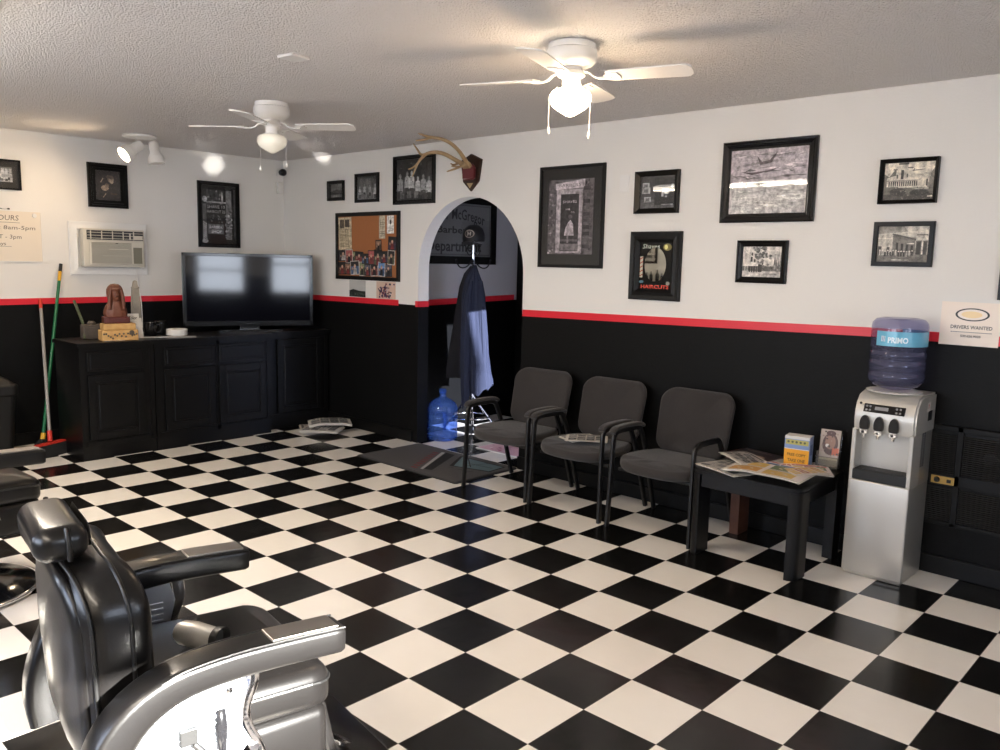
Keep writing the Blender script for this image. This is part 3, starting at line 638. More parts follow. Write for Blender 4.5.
picture('framed_photograph', 'upper right framed sepia photo of a pale stepped building with parked cars', 'picture', 'b', .348, 1.943, w, h, .020, art_hall_of_town(*inner(w, h, .020), 2), style='bevel')
w, h = .303, .235
picture('framed_photograph', 'lower right framed sepia photo of a crowd along storefronts', 'picture', 'b', .338, 1.615, w, h, .024, art_parade(*inner(w, h, .024), 2), style='flat')
w, h = .45, .80
picture('framed_picture', 'black frame cut off by the right edge of the photo, above the sign', 'picture', 'b', .955, 1.46, .45, .44, .03, art_small(*inner(.45, .44, .03)), style='flat')
# --- left of the arch
w, h = .244, .183
picture('framed_photograph', 'smallest dark framed photo, left end of the row above the cork board', 'picture', 'b', -4.685, 2.127, w, h, .030, art_small(*inner(w, h, .030)), style='bevel')
w, h = .342, .256
picture('framed_photograph', 'middle framed black and white group photo above the cork board', 'picture', 'b', -4.270, 2.098, w, h, .026, art_people(*inner(w, h, .026), 3, 4, 95, 60), style='flat')
w, h = .525, .406
picture('framed_photograph', 'framed black and white photo of seated men, beside the antler plaque', 'picture', 'b', -3.715, 2.063, w, h, .034, art_people(*inner(w, h, .034), 9, 6, 48, 18), style='step')
# --- left wall
w, h = .30, .235
picture('framed_photograph', 'dark framed snapshot cut by the left edge of the photo, above the whiteboard', 'picture', 'l', -.590, 2.075, w, h, .012, art_people(*inner(w, h, .012, .05), 17, 3, 150, 110), .05, 26, 'flat')
w, h = .331, .372
picture('framed_portrait', 'thick black framed dark portrait above the air conditioner', 'picture', 'l', .221, 1.981, w, h, .062, art_portrait(*inner(w, h, .062)), style='step')
w, h = .421, .614
picture('framed_poster', 'tall black framed shop window poster with shave and haircut prices above the television', 'picture', 'l', 1.197, 1.670, w, h, .034, art_shopwin(*inner(w, h, .034)), style='step')
# --- hall poster
w, h = 1.25, .66
pp = P(*inner(w, h, .075), 118)
iw, ih = pp.w, pp.h
pp.rect(iw * .01, ih * .03, iw * .99, ih * .97, 84); pp.rect(iw * .016, ih * .045, iw * .984, ih * .955, 122)
pp.text('Homer McGregor', iw * .56, ih * .80, ih * .20, 34, width=iw * .72, bold=.015, arc=.05)
pp.text('Barber', iw * .52, ih * .50, ih * .13, 34, width=iw * .36, bold=.02); pp.text('Department', iw * .55, ih * .20, ih * .20, 34, width=iw * .66, bold=.02)
picture('framed_sign', 'wide black framed glass barber sign on the hall wall beyond the arch', 'sign', 'h', 3.58 - w, 1.562, w, h, .075, pp, style='flat')

# --- barber mirror (round mirror in a painted black panel)
w, h = .390, .448; fw = .072
r = thing('wall_mirror', 'black framed barber mirror with round glass and red lettering', 'mirror', (-1.229, WY - .0015, 1.364), 0)
bm = nb(); prof = [(0, 0), (0, .02), (.008, .028), (.03, .024), (.05, .032), (fw, .012), (fw, 0)]; rings = []
for cx, cz, sx, sz in ((0, 0, 1, 1), (w, 0, -1, 1), (w, h, -1, -1), (0, h, 1, -1)): rings.append([bm.verts.new((cx + sx * a, -d, cz + sz * a)) for a, d in prof])
for i in range(4):
    for k in range(len(prof)): bm.faces.new((rings[i][k], rings[i][(k + 1) % 7], rings[(i + 1) % 4][(k + 1) % 7], rings[(i + 1) % 4][k]))
recalc(bm); finish(bm, 'frame', 'frame_flat', r)
iw, ih = w - 2 * fw + .004, h - 2 * fw + .004
p = P(iw, ih, 14); p.text('Shaves', iw * .34, ih * .92, ih * .10, (200, 205, 190), width=iw * .52, skew=.2)
p.ell(iw * .84, ih * .90, iw * .13, ih * .075, (128, 118, 74)); p.ell(iw * .80, ih * .90, iw * .05, ih * .05, (226, 222, 150))
p.text('HAIRCUTS', iw * .5, ih * .06, ih * .075, (206, 84, 72), width=iw * .86, bold=.03)
p.rect(iw * .02, ih * .25, iw * .11, ih * .70, (190, 186, 168))
for k in range(5): p.line(iw * .02, ih * (.28 + .09 * k), iw * .11, ih * (.32 + .09 * k), ih * .02, (150, 40, 36))
p.ell(iw * .08, ih * .16, iw * .07, ih * .03, (90, 120, 130)); p.ell(iw * .90, ih * .14, iw * .06, ih * .04, (150, 150, 140))
p.build('print', 'print_gloss', r, (fw - .002, -.004, fw - .002), back=.002)
bm = nb(); prism(bm, [(w / 2 + .082 * math.cos(2 * PI * k / 40), h / 2 + .008 + .112 * math.sin(2 * PI * k / 40)) for k in range(40)], lambda a, b_, d: (a, -d, b_), .0062, .0078); recalc(bm)
finish(bm, 'mirror_glass', 'mirror', r)

# --- things on the wall behind the camera that the round mirror reflects
t = thing('wall_shelf', 'narrow dark wall shelf behind the camera, reflected in the round mirror', 'shelf', (-5.05, FY + .001, 1.33), PI)
bm = nb(); box(bm, (-.38, -.16, 0), (.38, 0, .02), .003); finish(bm, 'board', 'black_paint_wood', t)
for q_ in (-.3, .3): bm = nb(); box(bm, (q_ - .012, -.12, -.12), (q_ + .012, 0, 0), .003); finish(bm, 'bracket', 'black_trim', t)
b0_ = None
for i_, (dx_, sc__) in enumerate(((-.22, 1.0), (-.13, .8), (-.05, .9), (.06, 1.05), (.14, .75), (.23, .95))):
    if b0_ is None:
        b0_ = bo_ = thing('bottle', 'dark hair tonic bottle on the shelf behind the camera', 'bottle', (0, 0, 0), 0, 'bottles on the shelf reflected in the mirror')
        bm = nb(); lathe(bm, [(0, 0), (.026, 0), (.028, .004), (.028, .095), (.020, .115), (.010, .125), (.010, .14), (0, .14)], 20); finish(bm, 'glass', 'black_gloss', bo_, smooth=40)
        bm = nb(); lathe(bm, [(.0, .165), (.011, .165), (.012, .14), (.0, .14)], 16); finish(bm, 'cap', 'black_plastic', bo_)
    else:
        bo_ = b0_.copy(); C.objects.link(bo_)
        for ch in b0_.children: c_ = ch.copy(); C.objects.link(c_); c_.parent = bo_
    bo_.location = (-5.05 + dx_, FY + .08, 1.351); bo_.scale = (sc__, sc__, sc__)
pr_ = picture('framed_picture', 'pale picture in a dark frame behind the camera, reflected in the round mirror', 'picture', 'b', 0, 0, .42, .34, .035, art_street(*inner(.42, .34, .035)), style='flat')
pr_.location = (-5.05, FY + .0015, 1.62); pr_.rotation_euler = (0, 0, PI)

# --- cork board with pinned papers (each its own thing)
w, h = .930, .612
r = thing('cork_board', 'black framed cork board crowded with pinned papers and snapshots', 'notice board', (-4.566, WY - .0015, 1.400), 0)
bm = nb(); rings = []; prof = [(0, 0), (0, .018), (.003, .021), (.032, .021), (.035, .018), (.035, 0)]
for cx, cz, sx, sz in ((0, 0, 1, 1), (w, 0, -1, 1), (w, h, -1, -1), (0, h, 1, -1)): rings.append([bm.verts.new((cx + sx * a, -d, cz + sz * a)) for a, d in prof])
for i in range(4):
    for k in range(6): bm.faces.new((rings[i][k], rings[i][(k + 1) % 6], rings[(i + 1) % 4][(k + 1) % 6], rings[(i + 1) % 4][k]))
recalc(bm); finish(bm, 'frame', 'frame_flat', r)
bm = nb(); box(bm, (.034, -.008, .034), (w - .034, -.001, h - .034)); finish(bm, 'cork_panel', 'cork', r)
CB = (-4.566, WY - .0015, 1.400)
def pinned(name, label, cat, u, v, w_, h_, p, group=None, rot=0.0, off=.0102):
    o = p.build(name, 'print_photo', None, (CB[0] + u, CB[1] - off, CB[2] + v), (0, rot, 0), back=.001); return tag(o, label, cat, group)
p = P(.20, .30, (206, 190, 158)); rr = random.Random(1)
p.rect(.02, .20, .09, .28, (96, 84, 70)); p.rect(.10, .21, .17, .28, (80, 70, 60))
for k in range(12): p.rect(.015, .185 - .014 * k, .09, .192 - .014 * k, (150, 136, 110)); p.rect(.10, .185 - .014 * k, .165, .192 - .014 * k, (150, 136, 110))
pinned('newspaper_clipping', 'yellowed newspaper clipping pinned at upper left of the cork board', 'clipping', .043, .268, .20, .30, p, rot=-.02)
p = P(.085, .20, (190, 182, 160)); [p.rect(.01, .02 + .02 * k, .075, .025 + .02 * k, (140, 130, 112)) for k in range(8)]
pinned('paper_strip', 'narrow beige paper strip pinned at upper right of the cork board', 'paper', .645, .375, .085, .2, p)
p = P(.095, .155, (226, 224, 218)); p.ell(.05, .10, .014, .022, (70, 66, 62)); p.rect(.015, .02, .08, .026, (150, 148, 140))
pinned('note_paper', 'white note with a dark mark in the upper right corner of the cork board', 'paper', .758, .418, .095, .155, p, off=.0125)
rr = random.Random(77)
spots = [(.04, .17, .13, .09), (.15, .15, .10, .11), (.045, .045, .10, .10), (.14, .05, .09, .09), (.235, .045, .12, .11), (.20, .16, .10, .09), (.29, .16, .11, .09), (.36, .04, .08, .11), (.40, .15, .09, .08), (.44, .045, .08, .09), (.525, .04, .10, .10), (.485, .145, .09, .11), (.575, .14, .10, .12), (.635, .045, .09, .11), (.675, .16, .09, .09), (.73, .04, .09, .10), (.765, .15, .09, .11), (.60, .265, .075, .085), (.775, .28, .10, .10)]
for i, (u, v, w_, h_) in enumerate(spots):
    w_ *= 1.12; h_ *= 1.18; u = min(u, .888 - w_); v -= .004
    pal = rr.choice(((64, 96, 132), (118, 62, 60), (58, 58, 66), (88, 96, 70), (92, 72, 58), (60, 52, 70)))
    p = P(w_, h_, (190, 184, 174) if i % 3 == 1 else (34, 32, 34)); b_ = .008
    p.rect(b_, b_, w_ - b_, h_ - b_, pal); p.rect(b_, h_ * .6, w_ - b_, h_ - b_, tuple(min(255, c * 1.5) for c in pal) if i % 2 else (34, 34, 36))
    p.poly([(w_ * .3, b_), (w_ * .72, b_), (w_ * .66, h_ * .5), (w_ * .36, h_ * .5)], rr.choice(((30, 30, 34), (170, 165, 160), (120, 40, 44)))); p.ell(w_ * .5, h_ * .62, w_ * .12, h_ * .14, (196, 158, 134))
    p.ell(w_ * .25, h_ * .45, w_ * .08, h_ * .10, (176, 140, 118))
    pinned('snapshot', 'small colour snapshot pinned in the crowded lower part of the cork board', 'photograph', u, v, w_, h_, p, 'snapshots on the cork board', rr.uniform(-.06, .06), .0102 + .0016 * (i % 5))
for u0, w_, nm, lab, pal in ((-4.372, .244, 'taped_photograph', 'pale photo with dark skyline taped under the cork board, left of two', ((184, 182, 178), (40, 44, 42), (86, 96, 84))), (-3.967, .268, 'taped_photograph', 'colour photo of purple flowers taped under the cork board, right of two', ((206, 178, 160), (62, 44, 84), (196, 188, 190)))):
    p = P(w_, .152, pal[0])
    if w_ < .25: p.rect(0, 0, w_, .055, pal[1]); p.poly([(0, .055), (.06, .07), (.14, .058), (.244, .05), (.244, .03), (0, .03)], pal[1]); speckle(p, rr, 0, 0, w_, .045, 30, 50, 110, .004, .012, (.9, 1, .9))
    else:
        for k in range(60): p.ell(min(.25, max(.02, rr.gauss(.13, .05))), min(.13, max(.015, rr.gauss(.07, .03))), rr.uniform(.006, .016), rr.uniform(.006, .014), rr.choice((pal[1], pal[1], pal[2], (120, 60, 70), (30, 34, 70))), 8)
    o = p.build(nm, 'print', None, (u0, WY - .003, 1.243), back=.001); tag(o, lab, 'photograph')

# --- drivers wanted sign
p = P(.272, .220, (236, 222, 208)); cx = .145
p.ell(cx, .158, .078, .033, 44, 40); p.ell(cx, .158, .068, .027, (240, 228, 216), 40); p.ell(cx - .003, .158, .048, .017, (240, 214, 166), 30)
p.text('DRIVERS WANTED', cx, .094, .018, 40, width=.190, bold=.02)
for k in range(22): p.rect(.052 + .0086 * k, .0665, .0588 + .0086 * k, .0705, 120)
p.text('530.626.9020', cx, .049, .012, 60, width=.092, bold=.02)
o = p.build('paper_sign', 'print', None, (.706, WY - .0045, 1.222), back=.0012); tag(o, 'white paper sign reading drivers wanted, taped across the red line', 'sign')
# --- blank plate
bm = nb(); box(bm, (0, -.006, 0), (.074, 0, .113), .002); o = finish(bm, 'blank_switch_plate', 'plate_paint', None, (-1.345, WY - .0004, 2.075)); tag(o, 'painted over blank switch plate between the tall poster and small dark photo', 'wall plate')
# --- whiteboard
wb = thing('whiteboard', 'whiteboard with handwritten opening hours on the left wall', 'whiteboard', (LX + .0015, -1.05, 1.506), PI / 2)
p = P(.885, .398, (224, 212, 194))
ink = (92, 80, 72)
p.text('HOURS', .625, .345, .042, ink, width=.19, skew=.1); p.line(.51, .308, .73, .306, .003, ink)
p.text('FRI : 8am-5pm', .66, .268, .032, ink, width=.36, skew=.08); p.text('SAT - 3pm', .625, .195, .032, ink, width=.22, skew=.08); p.text('Mondays', .54, .140, .03, ink, width=.16, skew=.08); p.line(.47, .118, .66, .116, .0025, ink)
p.build('board', 'print', wb, (.006, -.004, .006), back=.003)
bm = nb(); prof = [(0, 0), (0, .008), (.007, .008), (.007, 0)]; rings = []
for cx, cz, sx, sz in ((0, 0, 1, 1), (.897, 0, -1, 1), (.897, .41, -1, -1), (0, .41, 1, -1)): rings.append([bm.verts.new((cx + sx * a, -d, cz + sz * a)) for a, d in prof])
for i in range(4):
    for k in range(4): bm.faces.new((rings[i][k], rings[i][(k + 1) % 4], rings[(i + 1) % 4][(k + 1) % 4], rings[(i + 1) % 4][k]))
recalc(bm); finish(bm, 'frame', 'white_plastic', wb)
bm = nb(); lathe(bm, [(0, .012), (.016, .010), (.018, 0)], 20, (.845, -.004, .375), Matrix.Rotation(PI / 2, 3, 'X')); finish(bm, 'magnet', 'white_plastic', wb, smooth=40)
mk = nb(); tube(mk, [(LX + .012, -.60, 1.925), (LX + .012, -.475, 1.927)], .007, 10); tube(mk, [(LX + .012, -.475, 1.927), (LX + .012, -.44, 1.925)], .003, 8); tube(mk, [(LX + .012, -.40, 1.925), (LX + .012, -.385, 1.925)], .006, 8); tube(mk, smooth_path([(LX + .012, -.44, 1.925), (LX + .012, -.42, 1.921), (LX + .012, -.40, 1.925)]), .0012, 6)
tag(finish(mk, 'marker_pen', 'black_plastic', smooth=40), 'black marker on a string above the whiteboard', 'marker')

# ================================================================== AIR CONDITIONER (left wall)
ac = thing('air_conditioner', 'beige window air conditioner in a white trimmed wall opening', 'air conditioner', (LX + .001, .05, 1.405), PI / 2)
tw, th_ = .655, .450; iw0, iw1, iz0, iz1 = .085, .60, .070, .392
bm = nb(); prof = [(0, 0), (0, .014), (.006, .018), (.030, .016), (.060, .022), (.072, .012), (.078, 0)]; rings = []
for cx, cz, sx, sz in ((0, 0, 1, 1), (tw, 0, -1, 1), (tw, th_, -1, -1), (0, th_, 1, -1)): rings.append([bm.verts.new((cx + sx * a, -d, cz + sz * a)) for a, d in prof])
for i in range(4):
    for k in range(7): bm.faces.new((rings[i][k], rings[i][(k + 1) % 7], rings[(i + 1) % 4][(k + 1) % 7], rings[(i + 1) % 4][k]))
recalc(bm); finish(bm, 'trim_frame', 'white_paint', ac)
bm = nb(); box(bm, (iw0, -.085, iz0), (iw1, -.001, iz1), .006); finish(bm, 'body', 'ac_beige', ac)
bm = nb(); box(bm, (iw0 + .03, -.094, iz1 - .092), (iw1 - .012, -.0855, iz1 - .014), mi=0)
for k in range(5): box(bm, (iw0 + .055 + .09 * k, -.100, iz1 - .088), (iw0 + .062 + .09 * k, -.094, iz1 - .018), mi=1)
for k in range(3): box(bm, (iw0 + .032, -.098, iz1 - .082 + .024 * k), (iw1 - .014, -.094, iz1 - .078 + .024 * k), mi=1)
box(bm, (iw0 + .38, -.105, iz1 - .085), (iw0 + .39, -.097, iz1 - .03), mi=1); box(bm, (iw1 - .10, -.1005, iz1 - .085), (iw1 - .02, -.096, iz1 - .05), mi=1)
finish(bm, 'vent_louver', ['dark_slot', 'ac_beige'], ac)
bm = nb(); box(bm, (iw0 + .045, -.100, iz0 + .02), (iw1 - .012, -.0855, iz1 - .105), .008, mi=0)
for k in range(20): box(bm, (iw0 + .06, -.103, iz0 + .032 + .009 * k), (iw1 - .12, -.099, iz0 + .036 + .009 * k), mi=1)
box(bm, (iw0 + .15, -.1045, iz0 + .09), (iw1 - .12, -.1, iz0 + .096), mi=0); box(bm, (iw0 + .2, -.1045, iz0 + .15), (iw1 - .15, -.1, iz0 + .156), mi=0); box(bm, (iw1 - .105, -.104, iz0 + .03), (iw1 - .03, -.099, iz0 + .17), mi=1); box(bm, (iw0 + .26, -.103, iz1 - .122), (iw0 + .28, -.1, iz1 - .115), mi=2)
finish(bm, 'front_grille', ['ac_beige', 'ac_louver', 'dark_slot'], ac)
bm = nb(); tube(bm, smooth_path([(.545, -.04, .071), (.548, -.03, .03), (.555, -.02, -.05), (.585, -.012, -.2), (.59, -.012, -.4), (.585, -.014, -.478)]), .004, 6); finish(bm, 'power_cord', 'white_plastic', ac, smooth=50)

# ================================================================== BROOMS
br = thing('push_broom', 'grey handled broom with red head and black bristles leaning by the cabinets', 'broom', (-4.915, -.355, 0), 0)
q = Vector((-4.915, -.355, 0)); top = Vector((-5.455, -.20, 1.205)) - q; foot = Vector((-.0, 0, .12))
bm = nb(); tube(bm, [foot + (top - foot) * .02, foot + (top - foot) * .93], .0125, 12); finish(bm, 'handle', 'grey_pole', br, smooth=40)
bm = nb(); tube(bm, [foot + (top - foot) * .93, top], .0135, 12); finish(bm, 'grip', 'red_plastic', br, smooth=40)
d = Vector((-.10, .21, 0)).normalized(); pz = Vector((d.y, -d.x, 0))
def ob(a, b_, z): return d * a + pz * b_ + Vector((0, 0, z))
bm = nb(); prism(bm, [(-.135, .100), (.135, .100), (.13, .114), (-.13, .114)], lambda a, z, s: ob(a, s, z), -.022, .022); tube(bm, [foot - Vector((0, 0, .0)), foot + (top - foot) * .07], .018, 12); recalc(bm); finish(bm, 'head', 'red_plastic', br)
bm = nb()
for k in range(34):
    a = -.127 + .0077 * k
    for s in (-.018, 0, .018): prism(bm, [(a - .004, .10), (a + .004, .10), (a * 1.12 + .005, .002), (a * 1.12 - .005, .002)], lambda u, z, s_: ob(u, s_, z), s - .007, s + .007)
recalc(bm); finish(bm, 'bristles', 'bristle', br)
mp_ = thing('dust_mop', 'green handled mop with yellow ferrule leaning on the left wall behind the broom', 'mop', (-5.16, -.33, 0), 0)
q = Vector((-5.16, -.33, 0)); t1 = Vector((-5.455, -.028, 1.495)) - q; f0 = Vector((0, 0, .10))
bm = nb(); tube(bm, [f0 + (t1 - f0) * .03, f0 + (t1 - f0) * .90], .0125, 12); finish(bm, 'handle', 'green_pole', mp_, smooth=40)
bm = nb(); tube(bm, [f0 + (t1 - f0) * .90, f0 + (t1 - f0) * .955], .0135, 12); finish(bm, 'grip_band', 'yellow_grip', mp_, smooth=40)
bm = nb(); tube(bm, [f0 + (t1 - f0) * .955, t1], .0138, 12); finish(bm, 'grip', 'black_plastic', mp_, smooth=40)
bm = nb(); tube(bm, [f0 - (t1 - f0) * .01, f0 + (t1 - f0) * .03], .019, 12); finish(bm, 'ferrule', 'yellow_grip', mp_, smooth=40)
bm = nb(); rm = random.Random(2)
for k in range(46):
    a = rm.uniform(0, 2 * PI); r_ = rm.uniform(.03, .09); tube(bm, smooth_path([(0, 0, .105), (.03 * math.cos(a), .03 * math.sin(a), .085), (r_ * math.cos(a), r_ * math.sin(a), .012)]), .006, 5)
finish(bm, 'mop_head', 'bristle', mp_)

# ================================================================== CABINETS
CF = -4.60; CT = .905; CBK = -5.10
def panel_door(bm, y0, y1, z0, z1, x, t=.018):
    """raised-panel front on the plane X=x, facing +X"""
    box(bm, (x, y0, z0), (x + t * .55, y1, z1), .003)
    s = .055
    for a, b_ in (((y0, z0), (y0 + s, z1)), ((y1 - s, z0), (y1, z1)), ((y0 + s, z0), (y1 - s, z0 + s)), ((y0 + s, z1 - s), (y1 - s, z1))): box(bm, (x, a[0], a[1]), (x + t, b_[0], b_[1]), .003)
    box(bm, (x, y0 + s + .018, z0 + s + .018), (x + t * .95, y1 - s - .018, z1 - s - .018), .008, 3)
def cabinet(label, y0, y1, cf, cols, drawers=True, toe=.0):
    r = thing('base_cabinet', label, 'cabinet', (cf, y0, 0)); w = y1 - y0; dp = cf - CBK
    bm = nb(); box(bm, (-dp + .003, .002, .10), (0, w - .002, CT - .03), .002); box(bm, (-dp + .003, .002, 0), (toe, w - .002, .10), .002)
    for k in range(len(cols) + 1):
        yy = 0.002 if k == 0 else (w - .04 if k == len(cols) else cols[k][0] - .02); box(bm, (0, yy, .10), (.006, yy + .036, CT - .03))
    box(bm, (0, .03, CT - .06), (.006, w - .03, CT - .03)); box(bm, (0, .03, .10), (.006, w - .03, .14)); finish(bm, 'body', 'black_paint_wood', r)
    for a, b_ in cols:
        bm = nb(); panel_door(bm, a, b_, .155, .66 if drawers else .84, .006); finish(bm, 'door', 'black_paint_wood', r)
        if drawers:
            bm = nb(); box(bm, (.006, a, .69), (.022, b_, .84), .004); box(bm, (.006, a + .02, .71), (.026, b_ - .02, .82), .005, 3); finish(bm, 'drawer', 'black_paint_wood', r)
    return r
cabinet('black base cabinet with one door, at the left end beside the brooms', -.228, .349, CF, [(.055, .485)], toe=.006)
cabinet('wide black base cabinet with two doors and two drawers under the television', .351, 1.41, CF, [(.075, .515), (.550, .995)], toe=-.0)
cabinet('recessed black corner cabinet with one tall door, right of the wide cabinet', 1.412, WY - .02, CF - .10, [(.12, .60)], False, toe=.0)
bm = nb(); prism(bm, [(CBK, -.245), (CF + .03, -.245), (CF + .03, 1.42), (CF - .07, 1.42), (CF - .07, WY - .005), (CBK, WY - .005)], lambda a, b_, d: (a, b_, d), CT - .028, CT + .004); recalc(bm)
bmesh.ops.bevel(bm, geom=[e for e in bm.edges], offset=.004, segments=2, affect='EDGES')
tag(finish(bm, 'countertop', 'black_paint_wood'), 'black painted countertop running over the cabinets under the television', 'countertop')
CZ = CT + .005

# ================================================================== TELEVISION
a_ = Vector((-5.10, .88)); b2 = Vector((-4.64, 1.93)); dv = (b2 - a_); tw = 1.16; mid = (a_ + b2) / 2; mid.x -= .10; mid.y += .02
rz = math.atan2(dv.y, dv.x)
tv = thing('television', 'large black flat screen television on the countertop, angled toward the chairs', 'television', (mid.x, mid.y, CZ), rz)
z0, z1 = .042, .705
bm = nb(); box(bm, (-tw / 2, -.012, z0), (tw / 2, .045, z1), .008, 3); box(bm, (-tw / 2 + .12, .04, z0 + .08), (tw / 2 - .12, .085, z1 - .1), .02, 3)
finish(bm, 'case', 'black_plastic', tv)
bm = nb()
for q in (((-tw / 2, -.022, z1 - .028), (tw / 2, -.010, z1)), ((-tw / 2, -.022, z0), (tw / 2, -.010, z0 + .045)), ((-tw / 2, -.022, z0), (-tw / 2 + .03, -.010, z1)), ((tw / 2 - .03, -.022, z0), (tw / 2, -.010, z1))): box(bm, *q, .003)
finish(bm, 'bezel', 'black_gloss', tv)
bm = nb(); box(bm, (-tw / 2 + .028, -.0155, z0 + .043), (tw / 2 - .028, -.0125, z1 - .026)); finish(bm, 'screen', 'screen', tv)
bm = nb(); box(bm, (-.035, -.0236, z0 + .018), (.035, -.0215, z0 + .025)); finish(bm, 'badge', 'chrome', tv)
bm = nb(); prism(bm, [(-.28, -.10), (.28, -.10), (.24, .12), (-.24, .12)], lambda a, b_, d: (a, b_, d), .0005, .014); box(bm, (-.09, .0, .01), (.09, .04, .08), .004); recalc(bm); finish(bm, 'stand', 'black_gloss', tv)

# ================================================================== THINGS ON THE COUNTER
def place(name, label, cat, x, y, rz=0, z=None, group=None): return thing(name, label, cat, (x, y, CZ if z is None else z), rz, group)
# carved box with yellow pattern (two stacked boards)
BX, BY = -4.70, .115
t = place('carved_box', 'pale carved wooden box under the bust on the counter', 'box', BX, BY, RAD(82))
bm = nb(); box(bm, (-.135, -.065, 0), (.135, .065, .085), .006); finish(bm, 'lower_block', 'pale_wood', t)
bm = nb(); box(bm, (-.12, -.055, .0855), (.12, .06, .135), .005); finish(bm, 'lid', 'pale_wood', t)
bm = nb(); rr = random.Random(6)
for k in range(16):
    x = -.12 + .016 * k; z = .02 + .045 * rr.random(); lathe(bm, [(0, .003), (.006, .002), (.008, 0)], 8, (x, -.065, z), Matrix.Rotation(PI / 2, 3, 'X'))
lathe(bm, [(0, .003), (.018, .002), (.02, 0)], 14, (.085, -.065, .062), Matrix.Rotation(PI / 2, 3, 'X')); finish(bm, 'carving', 'grey_wood', t)
# bust
t = place('bust', 'brown wooden bust of a head with long hair on a dark red base', 'bust', -4.71, .105, RAD(80), CZ + .1355)
bm = nb(); box(bm, (-.095, -.05, 0), (.095, .055, .052), .006); box(bm, (-.065, -.0535, .010), (.065, -.0495, .042), .002); finish(bm, 'plinth', 'bust_base', t)
bm = nb()
secs = [(.052, .080, .045, 0), (.075, .088, .050, 0), (.105, .084, .048, 0), (.135, .072, .044, 0), (.16, .054, .042, 0), (.185, .050, .044, .004), (.21, .056, .050, .006), (.24, .060, .055, .004), (.268, .058, .055, .002), (.292, .046, .046, 0), (.306, .028, .030, 0), (.312, 0, 0, 0)]
rings = []; n = 28
for z, a, b_, yo in secs:
    if a == 0: rings.append([bm.verts.new((0, yo, z))]); continue
    rg = []
    for k in range(n):
        an = 2 * PI * k / n; x = a * math.cos(an); y = yo + b_ * math.sin(an); f = 1 + .05 * math.sin(an * 9)
        rg.append(bm.verts.new((x * f, y * f, z)))
    rings.append(rg)
for A, B in zip(rings, rings[1:]):
    for k in range(n):
        if len(B) == 1: bm.faces.new((A[k], A[(k + 1) % n], B[0]))
        else: bm.faces.new((A[k], A[(k + 1) % n], B[(k + 1) % n], B[k]))
lathe(bm, [(0, -.060), (.018, -.055), (.030, -.035), (.036, 0), (.034, .025), (.022, .042), (0, .048)], 20, (0, -.030, .228))
for s in (-1, 1): tube(bm, [(s * .008, -.064, .246), (s * .022, -.060, .246)], .0045, 6); tube(bm, smooth_path([(s * .034, -.036, .275), (s * .045, -.044, .23), (s * .05, -.046, .17), (s * .052, -.044, .11)]), .014, 8)
tube(bm, smooth_path([(0, -.064, .252), (0, -.080, .222), (0, -.066, .214)]), .0075, 6); tube(bm, [(-.014, -.060, .200), (0, -.066, .202), (.014, -.060, .200)], .0045, 6)
tube(bm, [(-.030, -.050, .268), (0, -.062, .272), (.030, -.050, .268)], .008, 6)
finish(bm, 'figure', 'bust_wood', t, smooth=60)
t = place('wooden_block', 'small grey brown carved block behind the pale box', 'block', -4.93, .00, RAD(85))
bm = nb(); box(bm, (-.075, -.05, 0), (.07, .05, .115), .008); box(bm, (-.05, -.0545, .02), (.045, -.0495, .095), .004); lathe(bm, [(.03, .115), (.034, .125), (.02, .14), (0, .142)], 14); finish(bm, 'body', 'grey_wood', t)
bm = nb(); tube(bm, [(-4.945, -.06, CZ + .125), (-5.04, -.085, CZ + .30)], .011, 8); tube(bm, [(-4.875, -.075, CZ + .006), (-4.945, -.06, CZ + .125)], .008, 8)
tag(finish(bm, 'painted_stick', 'green_stick', smooth=50), 'olive painted stick leaning behind the wooden bust', 'stick')
t = place('obelisk', 'tall narrow pale stone obelisk standing behind the white card', 'obelisk', -5.03, .40, RAD(85))
bm = nb(); box(bm, (-.045, -.045, 0), (.045, .045, .03), .004); lathe(bm, [(.047, .03), (.042, .27), (.034, .40), (.026, .42), (.018, .455), (.008, .46), (0, .462)], 4, M_=Matrix.Rotation(PI / 4, 3, 'Z')); torus(bm, (0, 0, .40), .028, .006, 16, 6); finish(bm, 'shaft', 'stone', t)
t = place('table_card', 'folded white card with black heading, right of the wooden bust', 'card', -4.84, .27, RAD(78))
bm = nb(); prism(bm, [(-.07, 0), (.07, 0), (.075, .005), (.0, .16), (-.005, .16)], lambda a, z, s: (s, a, z), -.085, .085); recalc(bm); finish(bm, 'stand', 'paper', t)
p = P(.15, .10, (226, 222, 214)); p.text('The Color', .075, .066, .026, 50, width=.12, bold=.02); p.rect(.02, .03, .13, .033, 170); p.line(.02, .02, .13, .012, .003, 150)
p.build('card', 'print', t, (-.085, -.03, .10), (RAD(-14), 0, 0), back=.001)
t = place('coffee_mug', 'black mug beside the white card on the counter', 'mug', -4.93, .47, RAD(70))
bm = nb(); lathe(bm, [(0, 0), (.046, 0), (.05, .006), (.052, .11), (.049, .112), (.046, .10), (.044, .012), (0, .010)], 24); finish(bm, 'cup', 'black_gloss', t, smooth=40)
bm = nb(); tube(bm, smooth_path([(.05, 0, .088), (.078, 0, .088), (.085, 0, .06), (.075, 0, .03), (.05, 0, .025)]), .006, 8); finish(bm, 'handle', 'black_gloss', t, smooth=50)
t = place('travel_tumbler', 'black lidded tumbler just right of the black mug', 'tumbler', -5.02, .60, 0)
bm = nb(); lathe(bm, [(0, 0), (.040, 0), (.044, .01), (.048, .095), (.044, .10), (0, .10)], 24); finish(bm, 'body', 'black_plastic', t, smooth=40)
bm = nb(); lathe(bm, [(.049, .095), (.050, .108), (.040, .118), (0, .118)], 24); finish(bm, 'lid', 'black_gloss', t, smooth=40)
